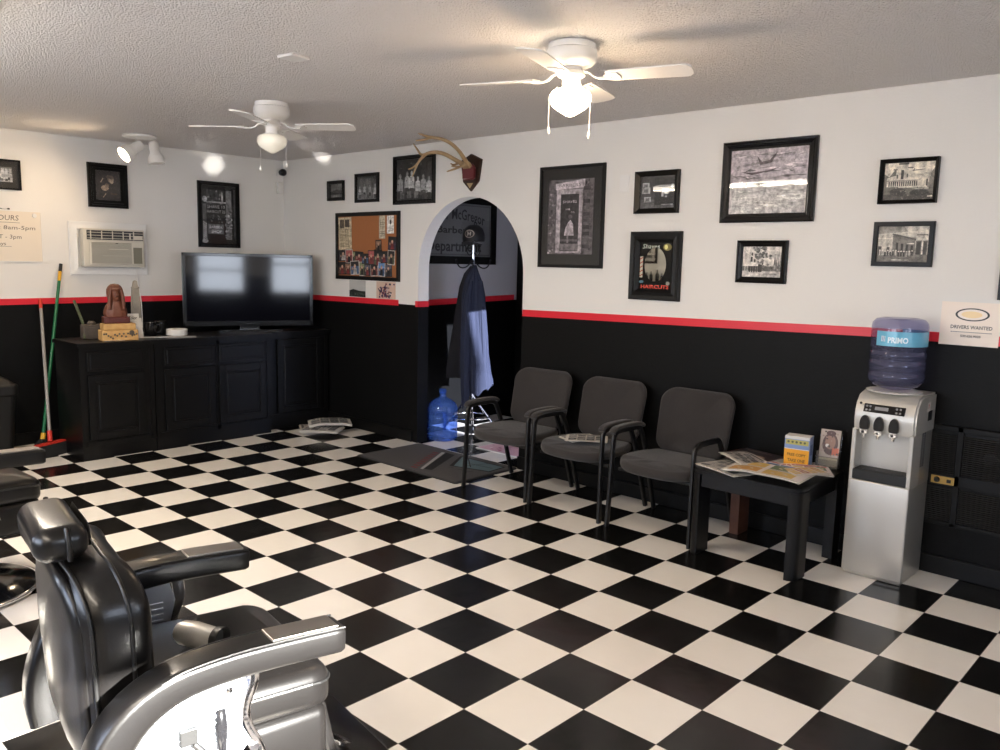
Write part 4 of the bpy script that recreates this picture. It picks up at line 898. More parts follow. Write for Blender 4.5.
t = place('tissue_roll', 'white roll lying beside the television', 'roll', -4.86, .67, RAD(70))
bm = nb(); lathe(bm, [(.018, 0), (.082, 0), (.086, .004), (.086, .050), (.082, .054), (.018, .054), (.018, 0)], 28); finish(bm, 'roll', 'paper', t, smooth=40)
for i, (x, y, w_, h_, a, c, lb) in enumerate(((-4.72, .44, .28, .10, 72, 205, 'flat white envelope under the front of the white card'), (-4.64, .06, .15, .06, 84, 215, 'small white slip of paper at the counter edge below the bust'), (-4.70, .58, .30, .12, 66, 178, 'loose grey sheet lying in front of the black mug'))):
    p = P(w_, h_, c); p.rect(.01, .01, w_ - .01, .013, c - 25)
    o = p.build('paper_sheet', 'print', None, (x, y - w_ / 2, CZ + .002 + .0015 * (2 - i)), (RAD(-90), 0, RAD(a)), back=.001); tag(o, lb, 'paper')

# ================================================================== NEWSPAPERS ON THE FLOOR
rr = random.Random(12)
def newspaper(name, label, cat, loc, rz, w_, h_, seed, group=None, thick=.010, tilt=(0, 0), colour=False, curl=.008, cols=4):
    r = random.Random(seed); p = P(w_, h_, (224, 212, 206) if colour else (208, 202, 192), .00006)
    p.rect(w_ * .05, h_ * .86, w_ * .95, h_ * .95, (60, 58, 58)) if not colour else p.rect(w_ * .04, h_ * .84, w_ * .96, h_ * .95, r.choice(((180, 60, 56), (60, 90, 140), (196, 150, 60))))
    for c in range(cols):
        x0 = w_ * (.05 + .9 * c / cols); x1 = w_ * (.05 + .9 * (c + .86) / cols); z = h_ * .82
        while z > h_ * .07:
            if r.random() < (.42 if colour else .2):
                hh = min(h_ * (.34 if colour else .2), z - h_ * .05); cc = r.choice(((84, 110, 150), (190, 140, 70), (160, 90, 80), (100, 120, 84), (205, 170, 90))) if colour else r.uniform(50, 130)
                p.rect(x0, z - hh, x1, z, cc); p.ell((x0 + x1) / 2, z - hh / 2, (x1 - x0) * .28, hh * .3, (200, 180, 150) if colour else r.uniform(90, 190)); z -= hh + h_ * .02
            else: p.rect(x0, z - h_ * .011, x1, z, 128); z -= h_ * .026
    t = thing(name, label, cat, loc, rz, group); t.rotation_euler = (tilt[0], tilt[1], rz)
    cf = lambda u: curl * (math.sin(u / w_ * PI) ** 2) + curl * .3 * math.sin(u / w_ * 9)
    bm = nb(); N_ = 12
    for lay in range(3):
        o_ = .004 * lay * (1 if lay % 2 else -1)
        z0_, z1_ = thick * lay / 3, thick * (lay + .85) / 3
        A = [[bm.verts.new((w_ * i / N_ + o_ - w_ / 2, y, z + cf(w_ * i / N_))) for i in range(N_ + 1)] for (y, z) in ((-h_ / 2 + o_, z0_), (h_ / 2 + o_, z0_), (h_ / 2 + o_, z1_), (-h_ / 2 + o_, z1_))]
        for i in range(N_):
            for k in range(4): bm.faces.new((A[k][i], A[k][i + 1], A[(k + 1) % 4][i + 1], A[(k + 1) % 4][i]))
        bm.faces.new([A[k][0] for k in range(4)]); bm.faces.new([A[k][N_] for k in range(3, -1, -1)])
    recalc(bm); finish(bm, 'pages', 'page_edge', t)
    # front page follows the same curl: subdivide ink quads across u
    f2 = []
    for pts, c, d in p.f:
        us = [q[0] for q in pts]; vs_ = [q[1] for q in pts]
        if len(pts) == 4 and max(us) - min(us) > w_ / 12 and len(set(round(v, 6) for v in vs_)) == 2:
            a, b_ = min(us), max(us); m = max(2, int((b_ - a) / (w_ / 12)))
            for k in range(m): u0 = a + (b_ - a) * k / m; u1 = a + (b_ - a) * (k + 1) / m; f2.append(([(u0, min(vs_)), (u1, min(vs_)), (u1, max(vs_)), (u0, max(vs_))], c, d))
        else: f2.append((pts, c, d))
    p.f = f2
    p.build('front_page', 'print', t, mapf=lambda u, v, d: (u - w_ / 2, v - h_ / 2, thick + .0006 + d + cf(u)))
    return t
newspaper('newspaper', 'dull newspaper splayed leftmost in the heap by the dark corner cabinet', 'newspaper', (-4.44, 1.76, .003), RAD(150), .36, .25, 31, thick=.016, curl=.010)
newspaper('newspaper', 'bright white newspaper in the middle of the floor heap', 'newspaper', (-4.25, 1.72, .031), RAD(38), .34, .26, 32, thick=.020, curl=.008)
newspaper('newspaper', 'newspaper with dark pictures lying topmost on the floor heap', 'newspaper', (-4.30, 1.84, .062), RAD(58), .38, .25, 33, thick=.022, curl=.026)

# ================================================================== CEILING FANS
def fan(label, x, y, ang, glass, chain_len, chains):
    r = thing('ceiling_fan', label, 'ceiling fan', (x, y, H), ang)
    bm = nb(); lathe(bm, [(0, -.001), (.100, -.001), (.104, -.006), (.104, -.028), (.110, -.033), (.112, -.045), (.112, -.062), (.104, -.082), (.080, -.098), (.050, -.105), (0, -.106)], 48)
    for k in range(48):
        a = 2 * PI * k / 48; c_, s_ = math.cos(a), math.sin(a)
    finish(bm, 'motor_housing', 'white_enamel', r, smooth=35)
    bm = nb()
    for k in range(44):
        a = 2 * PI * k / 44; M_ = Matrix.Rotation(a, 3, 'Z'); box(bm, (.1035, -.0035, -.0345), (.1075, .0035, -.0305))
        for v in bm.verts[-8:]: v.co = M_ @ v.co
    finish(bm, 'vent_slots', 'dark_slot', r)
    bm = nb(); lathe(bm, [(.048, -.104), (.050, -.115), (.060, -.122), (.062, -.138), (.044, -.148), (.040, -.154), (.040, -.188), (.046, -.194), (.046, -.202), (0, -.203)], 32); finish(bm, 'light_fitter', 'white_enamel', r, smooth=35)
    bm = nb(); lathe(bm, [(.046, -.194), (.062, -.197), (.082, -.205), (.091, -.220), (.091, -.243), (.084, -.262), (.066, -.278), (.040, -.294), (.016, -.308), (0, -.311)], 32); finish(bm, 'glass_shade', glass, r, smooth=50)
    for k in range(4):
        M_ = Matrix.Rotation(k * PI / 2, 4, 'Z')
        bm = nb(); sweep(bm, smooth_path([(.045, 0, -.120), (.085, 0, -.127), (.110, 0, -.152), (.150, 0, -.158), (.185, 0, -.155)]), rrect(.022, .007, .003, 2), up=(0, 0, 1)); prism(bm, [(.15, -.012), (.175, -.035), (.215, -.040), (.225, 0), (.215, .040), (.175, .035), (.15, .012)], lambda a, b_, d: (a, b_, -.150 + d - b_ * .16), -.004, 0); recalc(bm); bm.transform(M_); finish(bm, 'blade_bracket', 'white_enamel', r, smooth=40)
        bm = nb(); o_ = [(.165, -.045), (.20, -.052), (.48, -.062), (.515, -.058), (.532, -.035), (.535, 0), (.532, .035), (.515, .058), (.48, .062), (.20, .052), (.165, .045)]
        prism(bm, o_, lambda a, b_, d: (a, b_, -.1455 + d - b_ * .16), -.003, .003); recalc(bm); bm.transform(M_); finish(bm, 'blade', 'white_enamel', r)
    M2 = Matrix.Rotation(-ang, 3, 'Z')
    for (dx, dy, ln) in chains:
        p0 = M2 @ Vector((dx * .62, dy * .62, -.185)); p1 = M2 @ Vector((dx, dy, -.225)); p2 = M2 @ Vector((dx, dy, -ln))
        bm = nb(); tube(bm, [p0, p1, p2], .0013, 6); lathe(bm, [(0, .004), (.004, 0), (.0075, -.018), (.006, -.026), (0, -.030)], 12, p2); finish(bm, 'pull_chain', 'white_enamel', r, smooth=50)
    return r
RV = Vector((.727, .686))
fan('white ceiling fan with glowing glass globe near the arch wall', -.415, .40, RAD(20), 'lit_glass', 0, [(-RV.x * .095, -RV.y * .095, .36), (RV.x * .088, RV.y * .088, .375)])
fan('white ceiling fan with unlit cream globe above the television side', -2.76, .335, RAD(38), 'white_glass', 0, [(-RV.x * .075, -RV.y * .075, .39), (RV.x * .088, RV.y * .088, .365)])
# ================================================================== SPOT FIXTURE
sx, sy = -4.93, .44
r = thing('ceiling_spotlight', 'white round ceiling spotlight with two swivel heads, one lit', 'spotlight', (sx, sy, H))
bm = nb(); lathe(bm, [(0, -.001), (.128, -.001), (.132, -.008), (.126, -.020), (.09, -.026), (0, -.028)], 40); finish(bm, 'ceiling_plate', 'white_enamel', r, smooth=35)
def spot_head(c, d, name, bulb):
    d = Vector(d).normalized(); M_ = Vector((0, 0, 1)).rotation_difference(d).to_matrix()
    bm = nb(); a = Vector(c); tube(bm, [(a.x, a.y, -.026), (a.x, a.y, -.075)], .007, 8); lathe(bm, [(0, -.008), (.009, 0), (0, .008)], 10, (a.x, a.y, -.078))
    o_ = a + Vector((0, 0, -.095))
    lathe(bm, [(0, -.05), (.036, -.047), (.040, -.038), (.040, .03), (.043, .045), (.060, .070), (.066, .085), (.066, .13), (.063, .132), (.060, .088), (.03, .05), (0, .05)], 28, o_, M_); h = finish(bm, 'spot_head', 'white_enamel', r, smooth=35)
    bm = nb(); lathe(bm, [(0, .134), (.03, .132), (.057, .120), (.055, .09), (0, .088)], 24, o_, M_); finish(bm, name, bulb, h, smooth=50); return o_, d
camd = Vector((1.96 - sx, -2.55 - sy, 0)).normalized(); lf = Vector((-RV.x, -RV.y, 0))
o1, d1 = spot_head((-.02, -.02, 0), lf * .70 + camd * .62 + Vector((0, 0, -.50)), 'bulb', 'lit_bulb')
o2, d2 = spot_head((.055, .095, 0), -lf * .15 + camd * .1 + Vector((0, 0, -1)), 'bulb', 'dead_bulb')
# ceiling plate
bm = nb(); box(bm, (-.055, -.055, -.014), (.055, .055, -.0005), .003); o = finish(bm, 'ceiling_cover_plate', 'white_enamel', None, (-1.60, -.25, H), (0, 0, RAD(8))); tag(o, 'small square blank cover plate on the ceiling between the fans', 'cover plate')
# corner security camera + sensor
r = thing('security_camera', 'small black domed camera mounted in the upper corner of the room', 'camera', (LX + .001, WY - .05, 2.43), PI / 2)
bm = nb(); box(bm, (-.03, -.02, -.03), (.03, -.001, .03), .004); tube(bm, [(0, -.018, 0), (0, -.05, .0)], .008, 8); finish(bm, 'bracket', 'white_plastic', r)
bm = nb(); lathe(bm, [(0, -.035), (.03, -.03), (.036, 0), (.034, .02), (.02, .032), (0, .034)], 24, (0, -.07, 0), Matrix.Rotation(PI / 2, 3, 'X')); finish(bm, 'dome', 'black_gloss', r, smooth=50)
r = thing('motion_sensor', 'small white sensor box in the room corner below the camera', 'sensor', (LX + .001, WY - .055, 2.28), PI / 2)
bm = nb(); box(bm, (-.028, -.035, -.055), (.028, -.001, .055), .008, 3); finish(bm, 'body', 'white_plastic', r)
bm = nb(); box(bm, (-.018, -.037, -.02), (.018, -.034, .025), .002); finish(bm, 'lens', 'paper', r)

# ================================================================== ANTLER PLAQUE
r = thing('antler_mount', 'pair of brown antlers on a shield shaped wooden plaque above the arch', 'antlers', (-2.765, WY - .0015, 2.14))
sh = [(0, 0), (.085, .075), (.115, .24), (.0, .288), (-.115, .24), (-.085, .075)]
bm = nb(); F = prism(bm, sh, lambda a, b_, d: (a, -d, b_), 0, .022); recalc(bm); bmesh.ops.bevel(bm, geom=[e for e in bm.edges if all(v.co.y < -.02 for v in e.verts)], offset=.006, segments=2, affect='EDGES'); finish(bm, 'plaque', 'plaque_wood', r)
bm = nb(); prism(bm, [(-.07, .085), (.07, .085), (.075, .18), (.03, .215), (-.03, .215), (-.075, .18)], lambda a, b_, d: (a, -d, b_), .0222, .050); recalc(bm); bmesh.ops.bevel(bm, geom=bm.edges[:], offset=.012, segments=3, affect='EDGES', clamp_overlap=True); finish(bm, 'velvet_mount', 'plaque_red', r, smooth=50)
bm = nb(); prism(bm, [(0, .022), (.035, .062), (-.035, .062)], lambda a, b_, d: (a, -d, b_), .0222, .0245); recalc(bm); finish(bm, 'name_card', 'tan_card', r)
bm = nb(); cap_ = [(-.05, .17), (.05, .17), (.055, .205), (.0, .235), (-.055, .205)]; prism(bm, cap_, lambda a, b_, d: (a, -d, b_), .05, .075); recalc(bm); bmesh.ops.bevel(bm, geom=bm.edges[:], offset=.01, segments=2, affect='EDGES', clamp_overlap=True); finish(bm, 'skull_cap', 'antler', r, smooth=60)
def tine(bm, pts, r0, r1):
    P_ = smooth_path(pts); n = len(P_); tube(bm, P_, 1.0, 8, scale=[r0 + (r1 - r0) * (k / (n - 1)) ** 1.2 for k in range(n)])
def antler(pts_main, tines):
    bm = nb(); tine(bm, pts_main, .020, .005)
    for t_, a, b_ in tines: tine(bm, t_, a * 1.2, b_ * 1.3)
    for v in bm.verts: v.co.x *= .80; v.co.y *= .86
    finish(bm, 'antler', 'antler', r, smooth=60)
antler([(-.04, -.07, .20), (-.10, -.12, .235), (-.18, -.22, .29), (-.26, -.30, .29), (-.34, -.34, .26), (-.42, -.33, .32), (-.50, -.31, .365)],
       [([(-.30, -.32, .275), (-.36, -.36, .22), (-.39, -.38, .15), (-.40, -.40, .10)], .012, .003), ([(-.36, -.36, .21), (-.42, -.38, .17), (-.46, -.40, .16)], .008, .003), ([(-.07, -.10, .22), (-.07, -.17, .19), (-.06, -.22, .20)], .009, .003)])
antler([(.03, -.07, .19), (.06, -.14, .22), (.05, -.24, .31), (-.02, -.34, .37), (-.12, -.42, .38), (-.20, -.46, .40), (-.27, -.46, .45)],
       [([(-.10, -.41, .38), (-.17, -.46, .36), (-.23, -.50, .355)], .010, .003), ([(.045, -.12, .20), (.03, -.22, .16), (-.02, -.30, .13)], .010, .003), ([(.03, -.09, .19), (-.01, -.16, .175), (-.05, -.22, .18)], .009, .003), ([(-.20, -.46, .40), (-.24, -.50, .43), (-.25, -.53, .46)], .007, .002)])

# ================================================================== GUEST CHAIRS
def guest_chair(label, x, y, rz, pads=(True, True)):
    r = thing('waiting_chair', label, 'chair', (x, y, 0), rz)
    bar = rrect(.034, .018, .004, 2)
    for s, pad in ((-1, pads[0]), (1, pads[1])):
        X = s * .275
        f_ = s * .0
        bm = nb(); sweep(bm, smooth_path([(X + s * .008, -.275, .001), (X, -.262, .30), (X - s * .002, -.255, .50), (X - s * .002, -.25, .562), (X - s * .002, -.215, .588), (X - s * .002, -.12, .588), (X - s * .002, .0, .586)], 1)[:] + [Vector((X - s * .002, .01, .586))], bar, up=(1, 0, 0)); recalc(bm); finish(bm, 'front_leg', 'chair_frame', r, smooth=40)
        bm = nb(); sweep(bm, smooth_path([(X - s * .002, -.01, .587), (X - s * .002, .03, .581), (X - s * .002, .06, .55), (X, .13, .40), (X + s * .004, .20, .18), (X + s * .006, .262, .001)], 1), bar, up=(1, 0, 0)); recalc(bm); finish(bm, 'rear_leg', 'chair_frame', r, smooth=40)
        if pad:
            bm = nb(); sweep(bm, smooth_path([(X - s * .002, -.270, .580), (X - s * .002, -.25, .602), (X - s * .002, -.18, .611), (X - s * .002, -.05, .611), (X - s * .002, .04, .604), (X - s * .002, .065, .588)], 1), rrect(.024, .046, .010, 3), up=(1, 0, 0)); recalc(bm); finish(bm, 'arm_pad', 'chair_fabric', r, smooth=50)
    bm = nb()
    for yy in (-.17, .12): sweep(bm, [(-.275, yy, .345), (.275, yy, .345)], rrect(.03, .018, .004, 2), up=(0, 0, 1))
    for s in (-1, 1): sweep(bm, smooth_path([(s * .15, -.16, .352), (s * .15, .14, .352), (s * .15, .20, .40), (s * .15, .232, .50), (s * .15, .26, .66)], 1), rrect(.03, .014, .003, 2), up=(1, 0, 0))
    recalc(bm); finish(bm, 'frame', 'chair_frame', r, smooth=40)
    out = []
    for k in range(25): a = PI + PI * k / 24; out.append((.274 * (abs(math.cos(a)) ** .55) * (1 if math.cos(a) > 0 else -1), -.10 + .195 * math.sin(a)))
    out += [(.262, .03), (.225, .15), (.19, .18), (-.19, .18), (-.225, .15), (-.262, .03)]
    bm = nb(); cushion(bm, out, .366, .428, .030, dome=.010, f=lambda a, b_, c: (a, b_, c - .010 * (1 if b_ < -.2 else 0) + .012 * (a / .25) ** 2)); recalc(bm); finish(bm, 'seat', 'chair_fabric', r, smooth=70)
    o2 = []
    for cx, cz, a0 in ((.155, .732, 0), (-.155, .732, 90), (-.150, .505, 180), (.150, .505, 270)):
        for k in range(8): a = RAD(a0 + 90 * k / 7); rx = .098; rzv = .09; o2.append((cx + rx * math.cos(a) - (0 if cz > .6 else 0), cz + rzv * math.sin(a)))
    o2 = [(a * (1.0 + .06 * (b_ - .65)), b_) for a, b_ in o2]
    bm = nb(); cushion(bm, o2, 0, .055, .026, dome=.004, f=lambda a, b_, c: (a, .285 + .24 * (b_ - .65) - .045 * (a / .25) ** 2 - c + .02, b_)); recalc(bm); finish(bm, 'backrest', 'chair_fabric', r, smooth=70)
    return r
guest_chair('grey brown fabric armchair nearest the arch', -1.85, 1.735, RAD(3))
guest_chair('grey brown fabric armchair in the middle of three, newspaper on its seat', -1.235, 1.745, RAD(1))
guest_chair('grey brown fabric armchair beside the black magazine table', -.605, 1.75, RAD(1), (True, False))
newspaper('newspaper', 'folded newspaper lying on the seat of the middle armchair', 'newspaper', (-1.20, 1.66, .464), RAD(35), .26, .19, 41, thick=.006, curl=.006)
newspaper('newspaper', 'second newspaper underneath, sticking out left on the middle armchair seat', 'newspaper', (-1.27, 1.69, .4525), RAD(70), .24, .17, 42, thick=.006, curl=.004)

# ================================================================== MAGAZINE TABLE
TX0, TX1, TY0, TY1, TZ = -.295, .325, 1.42, 2.04, .485
r = thing('side_table', 'square black side table covered with magazines, between armchair and water cooler', 'table', (TX0, TY0, 0))
W_, D_ = TX1 - TX0, TY1 - TY0
def rounded(w_, d_, rad, n=6):
    return [(w_ / 2 + a, d_ / 2 + b_) for a, b_ in rrect(w_, d_, rad, n)]
bm = nb(); prism(bm, rounded(W_, D_, .05), lambda a, b_, d: (a, b_, d), TZ - .022, TZ); recalc(bm); bmesh.ops.bevel(bm, geom=[e for e in bm.edges if abs(e.verts[0].co.z - e.verts[1].co.z) < 1e-5], offset=.004, segments=2, affect='EDGES'); finish(bm, 'tabletop', 'table_black', r, smooth=40)
bm = nb()
for q in (((.06, .012, TZ - .095), (W_ - .06, .034, TZ - .022)), ((.06, D_ - .034, TZ - .095), (W_ - .06, D_ - .012, TZ - .022)), ((.012, .06, TZ - .095), (.034, D_ - .06, TZ - .022)), ((W_ - .034, .06, TZ - .095), (W_ - .012, D_ - .06, TZ - .022))): box(bm, *q, .003)
finish(bm, 'apron', 'table_black', r)
for sx_, sy_ in ((0, 0), (1, 0), (1, 1), (0, 1)):
    q = [(0, .13), (0, .05)] + [(.05 - .05 * math.cos(RAD(a)), .05 - .05 * math.sin(RAD(a))) for a in range(15, 91, 15)] + [(.056, 0), (.056, .13)]
    q = [(W_ - a if sx_ else a, D_ - b_ if sy_ else b_) for a, b_ in q]
    bm = nb(); prism(bm, q, lambda a, b_, d: (a, b_, d), .001, TZ - .023); recalc(bm); lg = finish(bm, 'leg', 'brown_wood' if (sx_, sy_) == (0, 1) else 'table_black', r, smooth=40)
    if (sx_, sy_) == (0, 1): lg['label'] = 'reddish brown back leg'
tz = TZ + .001
newspaper('magazine', 'black and white newspaper at the left front corner of the table', 'magazine', (-.135, 1.56, tz), RAD(-20), .30, .22, 51, thick=.008, curl=.003)
newspaper('magazine', 'open magazine with yellow and blue pictures hanging over the table front', 'magazine', (.10, 1.545, tz + .027), RAD(4), .41, .27, 52, thick=.010, colour=True, curl=.020, cols=2)
newspaper('magazine', 'folded white pages fanned between the newspaper and the dark book', 'magazine', (-.11, 1.68, tz + .037), RAD(-38), .30, .16, 53, thick=.010, curl=.008)
newspaper('magazine', 'magazine with red cover edge in front of the yellow brochure box', 'magazine', (.06, 1.71, tz + .0125), RAD(-12), .27, .20, 54, thick=.009, colour=True, curl=.004)
newspaper('magazine', 'blue grey leaflets spread at the right edge of the table', 'magazine', (.215, 1.73, tz + .027), RAD(30), .26, .20, 55, thick=.007, colour=True, curl=.008)
newspaper('magazine', 'small colourful flyer on the leaflets beside the water cooler', 'magazine', (.255, 1.64, tz + .046), RAD(58), .21, .13, 56, thick=.004, colour=True, curl=.003)
r = thing('book', 'thick dark covered book lying at the back left of the table', 'book', (-.135, 1.865, tz), RAD(-12))
bm = nb(); box(bm, (-.135, -.095, .003), (.135, .095, .032), .002); finish(bm, 'pages', 'page_edge', r)
bm = nb(); box(bm, (-.14, -.10, 0), (.14, .10, .003)); box(bm, (-.14, -.10, .032), (.14, .10, .035)); box(bm, (-.14, .097, 0), (.14, .10, .035)); finish(bm, 'cover', 'brown_wood', r)
p = P(.27, .19, (52, 34, 32), .00005); p.rect(.0, .10, .27, .19, (34, 28, 34)); p.ell(.09, .06, .06, .035, (92, 100, 120)); p.ell(.19, .05, .04, .03, (140, 120, 100)); p.rect(.03, .15, .2, .165, (110, 90, 84)); p.build('cover_print', 'print', r, mapf=lambda u, v, d: (u - .135, v - .095, .0353 + d))
newspaper('magazine', 'yellowish booklet behind the table book, by the brochure box', 'magazine', (.12, 1.93, tz), RAD(12), .20, .14, 57, thick=.014, curl=.002)
# brochure box
r = thing('brochure_box', 'white and blue brochure box with yellow front panel on the table', 'box', (.10, 1.90, tz + .0155), RAD(10))
bm = nb(); box(bm, (-.067, -.045, 0), (.067, .045, .165), .001); finish(bm, 'box', 'paper', r)
p = P(.134, .165, (120, 146, 190)); p.rect(0, .150, .134, .165, (205, 204, 200)); p.rect(.006, .118, .128, .146, (176, 168, 92)); [p.ell(.02 + .022 * k, .133, .007, .007, (90, 96, 60), 8) for k in range(5)]
p.rect(0, .092, .134, .096, (215, 215, 215)); p.rect(0, 0, .134, .092, (228, 160, 36)); p.text('FREE COPY', .067, .062, .015, (120, 78, 20), width=.100, bold=.03); p.text('TAKE ONE', .067, .030, .017, (110, 70, 20), width=.094, bold=.03)
p.build('front_panel', 'print', r, (-.067, -.0455, 0)); p = P(.09, .165, (150, 168, 200)); p.rect(.02, .06, .07, .12, (96, 118, 160)); p.build('side_panel', 'print', r, (.0675, -.045, 0), (0, 0, PI / 2))
# brochure holder
r = thing('brochure_holder', 'clear holder with portrait leaflets at the back of the table', 'brochure holder', (.235, 1.985, tz + .010), RAD(8))
bm = nb(); box(bm, (-.058, -.036, 0), (.058, .036, .004)); box(bm, (-.058, -.036, .004), (.058, -.033, .065)); box(bm, (-.058, .010, .004), (.058, .013, .19), rot=Matrix.Rotation(RAD(-10), 3, 'X'), piv=(0, .01, .004))
box(bm, (.055, -.034, .004), (.058, .03, .09)); box(bm, (-.058, -.034, .004), (-.055, .03, .09)); finish(bm, 'holder', 'clear_plastic', r)
p = P(.106, .205, (176, 160, 146)); p.rect(0, 0, .106, .05, (150, 136, 104)); p.rect(.004, .035, .102, .047, (196, 182, 140)); p.ell(.055, .125, .042, .062, (98, 76, 70)); p.ell(.055, .135, .028, .04, (150, 116, 100)); p.ell(.055, .185, .026, .015, (88, 62, 58)); p.ell(.04, .115, .010, .010, (226, 220, 214)); p.rect(.068, .065, .104, .105, (196, 104, 76)); speckle(p, random.Random(9), .01, .055, .1, .2, 26, 60, 170, .002, .006, (1, .86, .8))
p.build('leaflet', 'print', r, (-.053, -.006, .006), (RAD(-10), 0, 0), back=.012)
# ================================================================== WATER COOLER
CX0, CX1, CY0, CY1 = .432, .732, 1.760, 2.085
cw, cd = CX1 - CX0, CY1 - CY0
r = thing('water_cooler', 'silver water cooler with black drip tray, right of the magazine table', 'water cooler', (CX0, CY0, 0))
bm = nb(); box(bm, (.006, .012, .001), (cw - .006, cd, .505), .008, 3)
box(bm, (.006, .105, .50), (cw - .006, cd, .93), .004)
finish(bm, 'body', 'steel_silver', r, smooth=40)
bm = nb(); box(bm, (0, 0, .018), (cw, .03, .515), .008, 3); finish(bm, 'lower_door', 'silver_plastic', r, smooth=40)
bm = nb()   # head with rolled front edge, side profile in YZ
hp = [(.020, .77), (.010, .83), (.014, .875), (.034, .925), (.066, .960), (.11, .972), (cd, .972), (cd, .77)]
prism(bm, hp, lambda a, b_, d: (d, a, b_), 0, cw); recalc(bm)
bmesh.ops.bevel(bm, geom=[e for e in bm.edges if abs(e.verts[0].co.x - e.verts[1].co.x) < 1e-5], offset=.010, segments=3, affect='EDGES', clamp_overlap=True); finish(bm, 'head', 'silver_plastic', r, smooth=45)
bm = nb(); box(bm, (0, .004, .51), (.022, .14, .78), .004); finish(bm, 'side_pillar', 'silver_plastic', r)
bm = nb(); box(bm, (cw - .022, .004, .51), (cw, .14, .78), .004); finish(bm, 'side_pillar', 'silver_plastic', r)
bm = nb(); box(bm, (.022, .098, .56), (cw - .022, .106, .78)); finish(bm, 'recess_panel', 'silver_plastic', r)
bm = nb(); box(bm, (.016, .002, .516), (cw - .018, .11, .570), .005); box(bm, (.026, .012, .570), (cw - .028, .10, .573))
for k in range(14): box(bm, (.034 + .017 * k, .02, .573), (.040 + .017 * k, .092, .5755))
finish(bm, 'drip_tray', 'black_plastic', r)
nrm = Vector((0, -.9, .43)).normalized()
bm = nb(); box(bm, (-.100, -.004, -.022), (.100, .002, .022), .002); c_ = finish(bm, 'control_panel', 'black_gloss', r, (cw * .48, .020, .893), (RAD(-22), 0, 0))
bm = nb()
for x in (-.085, -.068, .060, .078): 
    for z in (-.011, .009): lathe(bm, [(0, .0012), (.005, .001), (.006, 0)], 10, (x, -.0042, z), Matrix.Rotation(PI / 2, 3, 'X'))
box(bm, (-.045, -.0052, -.008), (.02, -.0042, .010)); finish(bm, 'buttons', 'grey_plastic', c_)
for k, x in enumerate((.060, .130, .203)):
    bm = nb(); o_ = [(.024 * math.sin(RAD(a)), .052 * math.cos(RAD(a)) - .0) for a in range(-90, 91, 15)] + [(.022, -.02), (-.022, -.02)]
    prism(bm, o_, lambda a, b_, d: (x + a, -.012 + d, .806 + b_), 0, .024); recalc(bm); bmesh.ops.bevel(bm, geom=bm.edges[:], offset=.004, segments=2, affect='EDGES', clamp_overlap=True); t_ = finish(bm, 'tap', 'black_gloss', r, smooth=50)
    bm = nb(); box(bm, (x - .020, -.014, .760), (x + .020, .016, .786), .004); lathe(bm, [(.009, 0), (.010, .02)], 12, (x, -.001, .742)); finish(bm, 'tap_lever', 'chrome', t_)
    bm = nb(); box(bm, (x - .008, -.0155, .766), (x + .004, -.0138, .776)); finish(bm, 'tap_mark', 'black_plastic', t_)
bm = nb()
for i in range(3):
    for j in range(16): box(bm, (cw - .0065, .12 + .035 * i, .60 + .012 * j), (cw - .0045, .142 + .035 * i, .606 + .012 * j))
finish(bm, 'side_vents', 'dark_slot', r)
bm = nb(); box(bm, (cw - .002, .20, .835), (cw + .0015, .265, .885), .001); finish(bm, 'side_grip', 'black_plastic', r)
p = P(.05, .05, (222, 214, 206)); p.rect(.008, .02, .04, .024, (190, 150, 140)); p.ell(.025, .034, .008, .008, (200, 130, 120)); p.build('sticker', 'print', r, (cw + .001, .175, .882), (0, 0, PI / 2))
bm = nb(); lathe(bm, [(.0, .005), (.006, .005), (.007, 0)], 10, (.030, .0135, .915), Matrix.Rotation(RAD(75), 3, 'X')); finish(bm, 'emblem', 'black_plastic', r)
bm = nb(); lathe(bm, [(.13, 0), (.135, .006), (.10, .010), (.06, .004), (0, .004)], 36, (cw / 2 - .014, .17, .972)); finish(bm, 'bottle_collar', 'white_plastic', r, smooth=40)
for sx_ in (.03, cw - .03):
    for sy_ in (.04, cd - .04):
        pass
# inverted bottle
wb_ = thing('water_bottle', 'upside down blue water bottle with light blue label on top of the cooler', 'water bottle', (CX0 + cw / 2 - .012, CY0 + .17, .980))
br_ = .134
bp_ = [(.030, .001), (.045, .004), (.078, .012), (.112, .028), (br_ - .004, .050), (br_, .065), (br_, .088), (br_ - .006, .096), (br_ - .006, .104), (br_, .112), (br_, .150), (br_ - .006, .158), (br_ - .006, .166), (br_, .174), (br_, .196), (br_ - .007, .204), (br_ - .007, .212), (br_, .220), (br_, .330), (br_ - .004, .350), (br_ - .020, .368), (br_ - .045, .374), (.045, .366), (0, .362)]
bm = nb(); lathe(bm, [(0, .001)] + bp_, 64); finish(bm, 'bottle_shell', 'bottle_blue', wb_, smooth=50)
bm = nb()
pw, ph = 2 * PI * (br_ + .0015) * .62, .074
p = P(pw, ph, (110, 176, 204), .00004)
# subdivided band so that it wraps the bottle
f0_ = p.f[0]; p.f = []
M_ = 36
for k in range(M_): p.f.append(([(pw * k / M_, 0), (pw * (k + 1) / M_, 0), (pw * (k + 1) / M_, ph), (pw * k / M_, ph)], f0_[1], 0))
for u0 in (.020, .30):
    p.rect(u0 + .010, .022, u0 + .030, .050, (226, 232, 236)); p.rect(u0 + .014, .027, u0 + .026, .045, (110, 150, 190)); p.rect(u0 + .018, .022, u0 + .022, .050, (226, 232, 236)); p.text('PRIMO', u0 + .092, .032, .028, (222, 236, 242), width=.095, bold=.03)
rr_ = br_ + .0015
p.build('bottle_label', 'print_gloss', wb_, mapf=lambda u, v, d: ((rr_ + d) * math.cos(RAD(-122) + u / rr_), (rr_ + d) * math.sin(RAD(-122) + u / rr_), .235 + v))

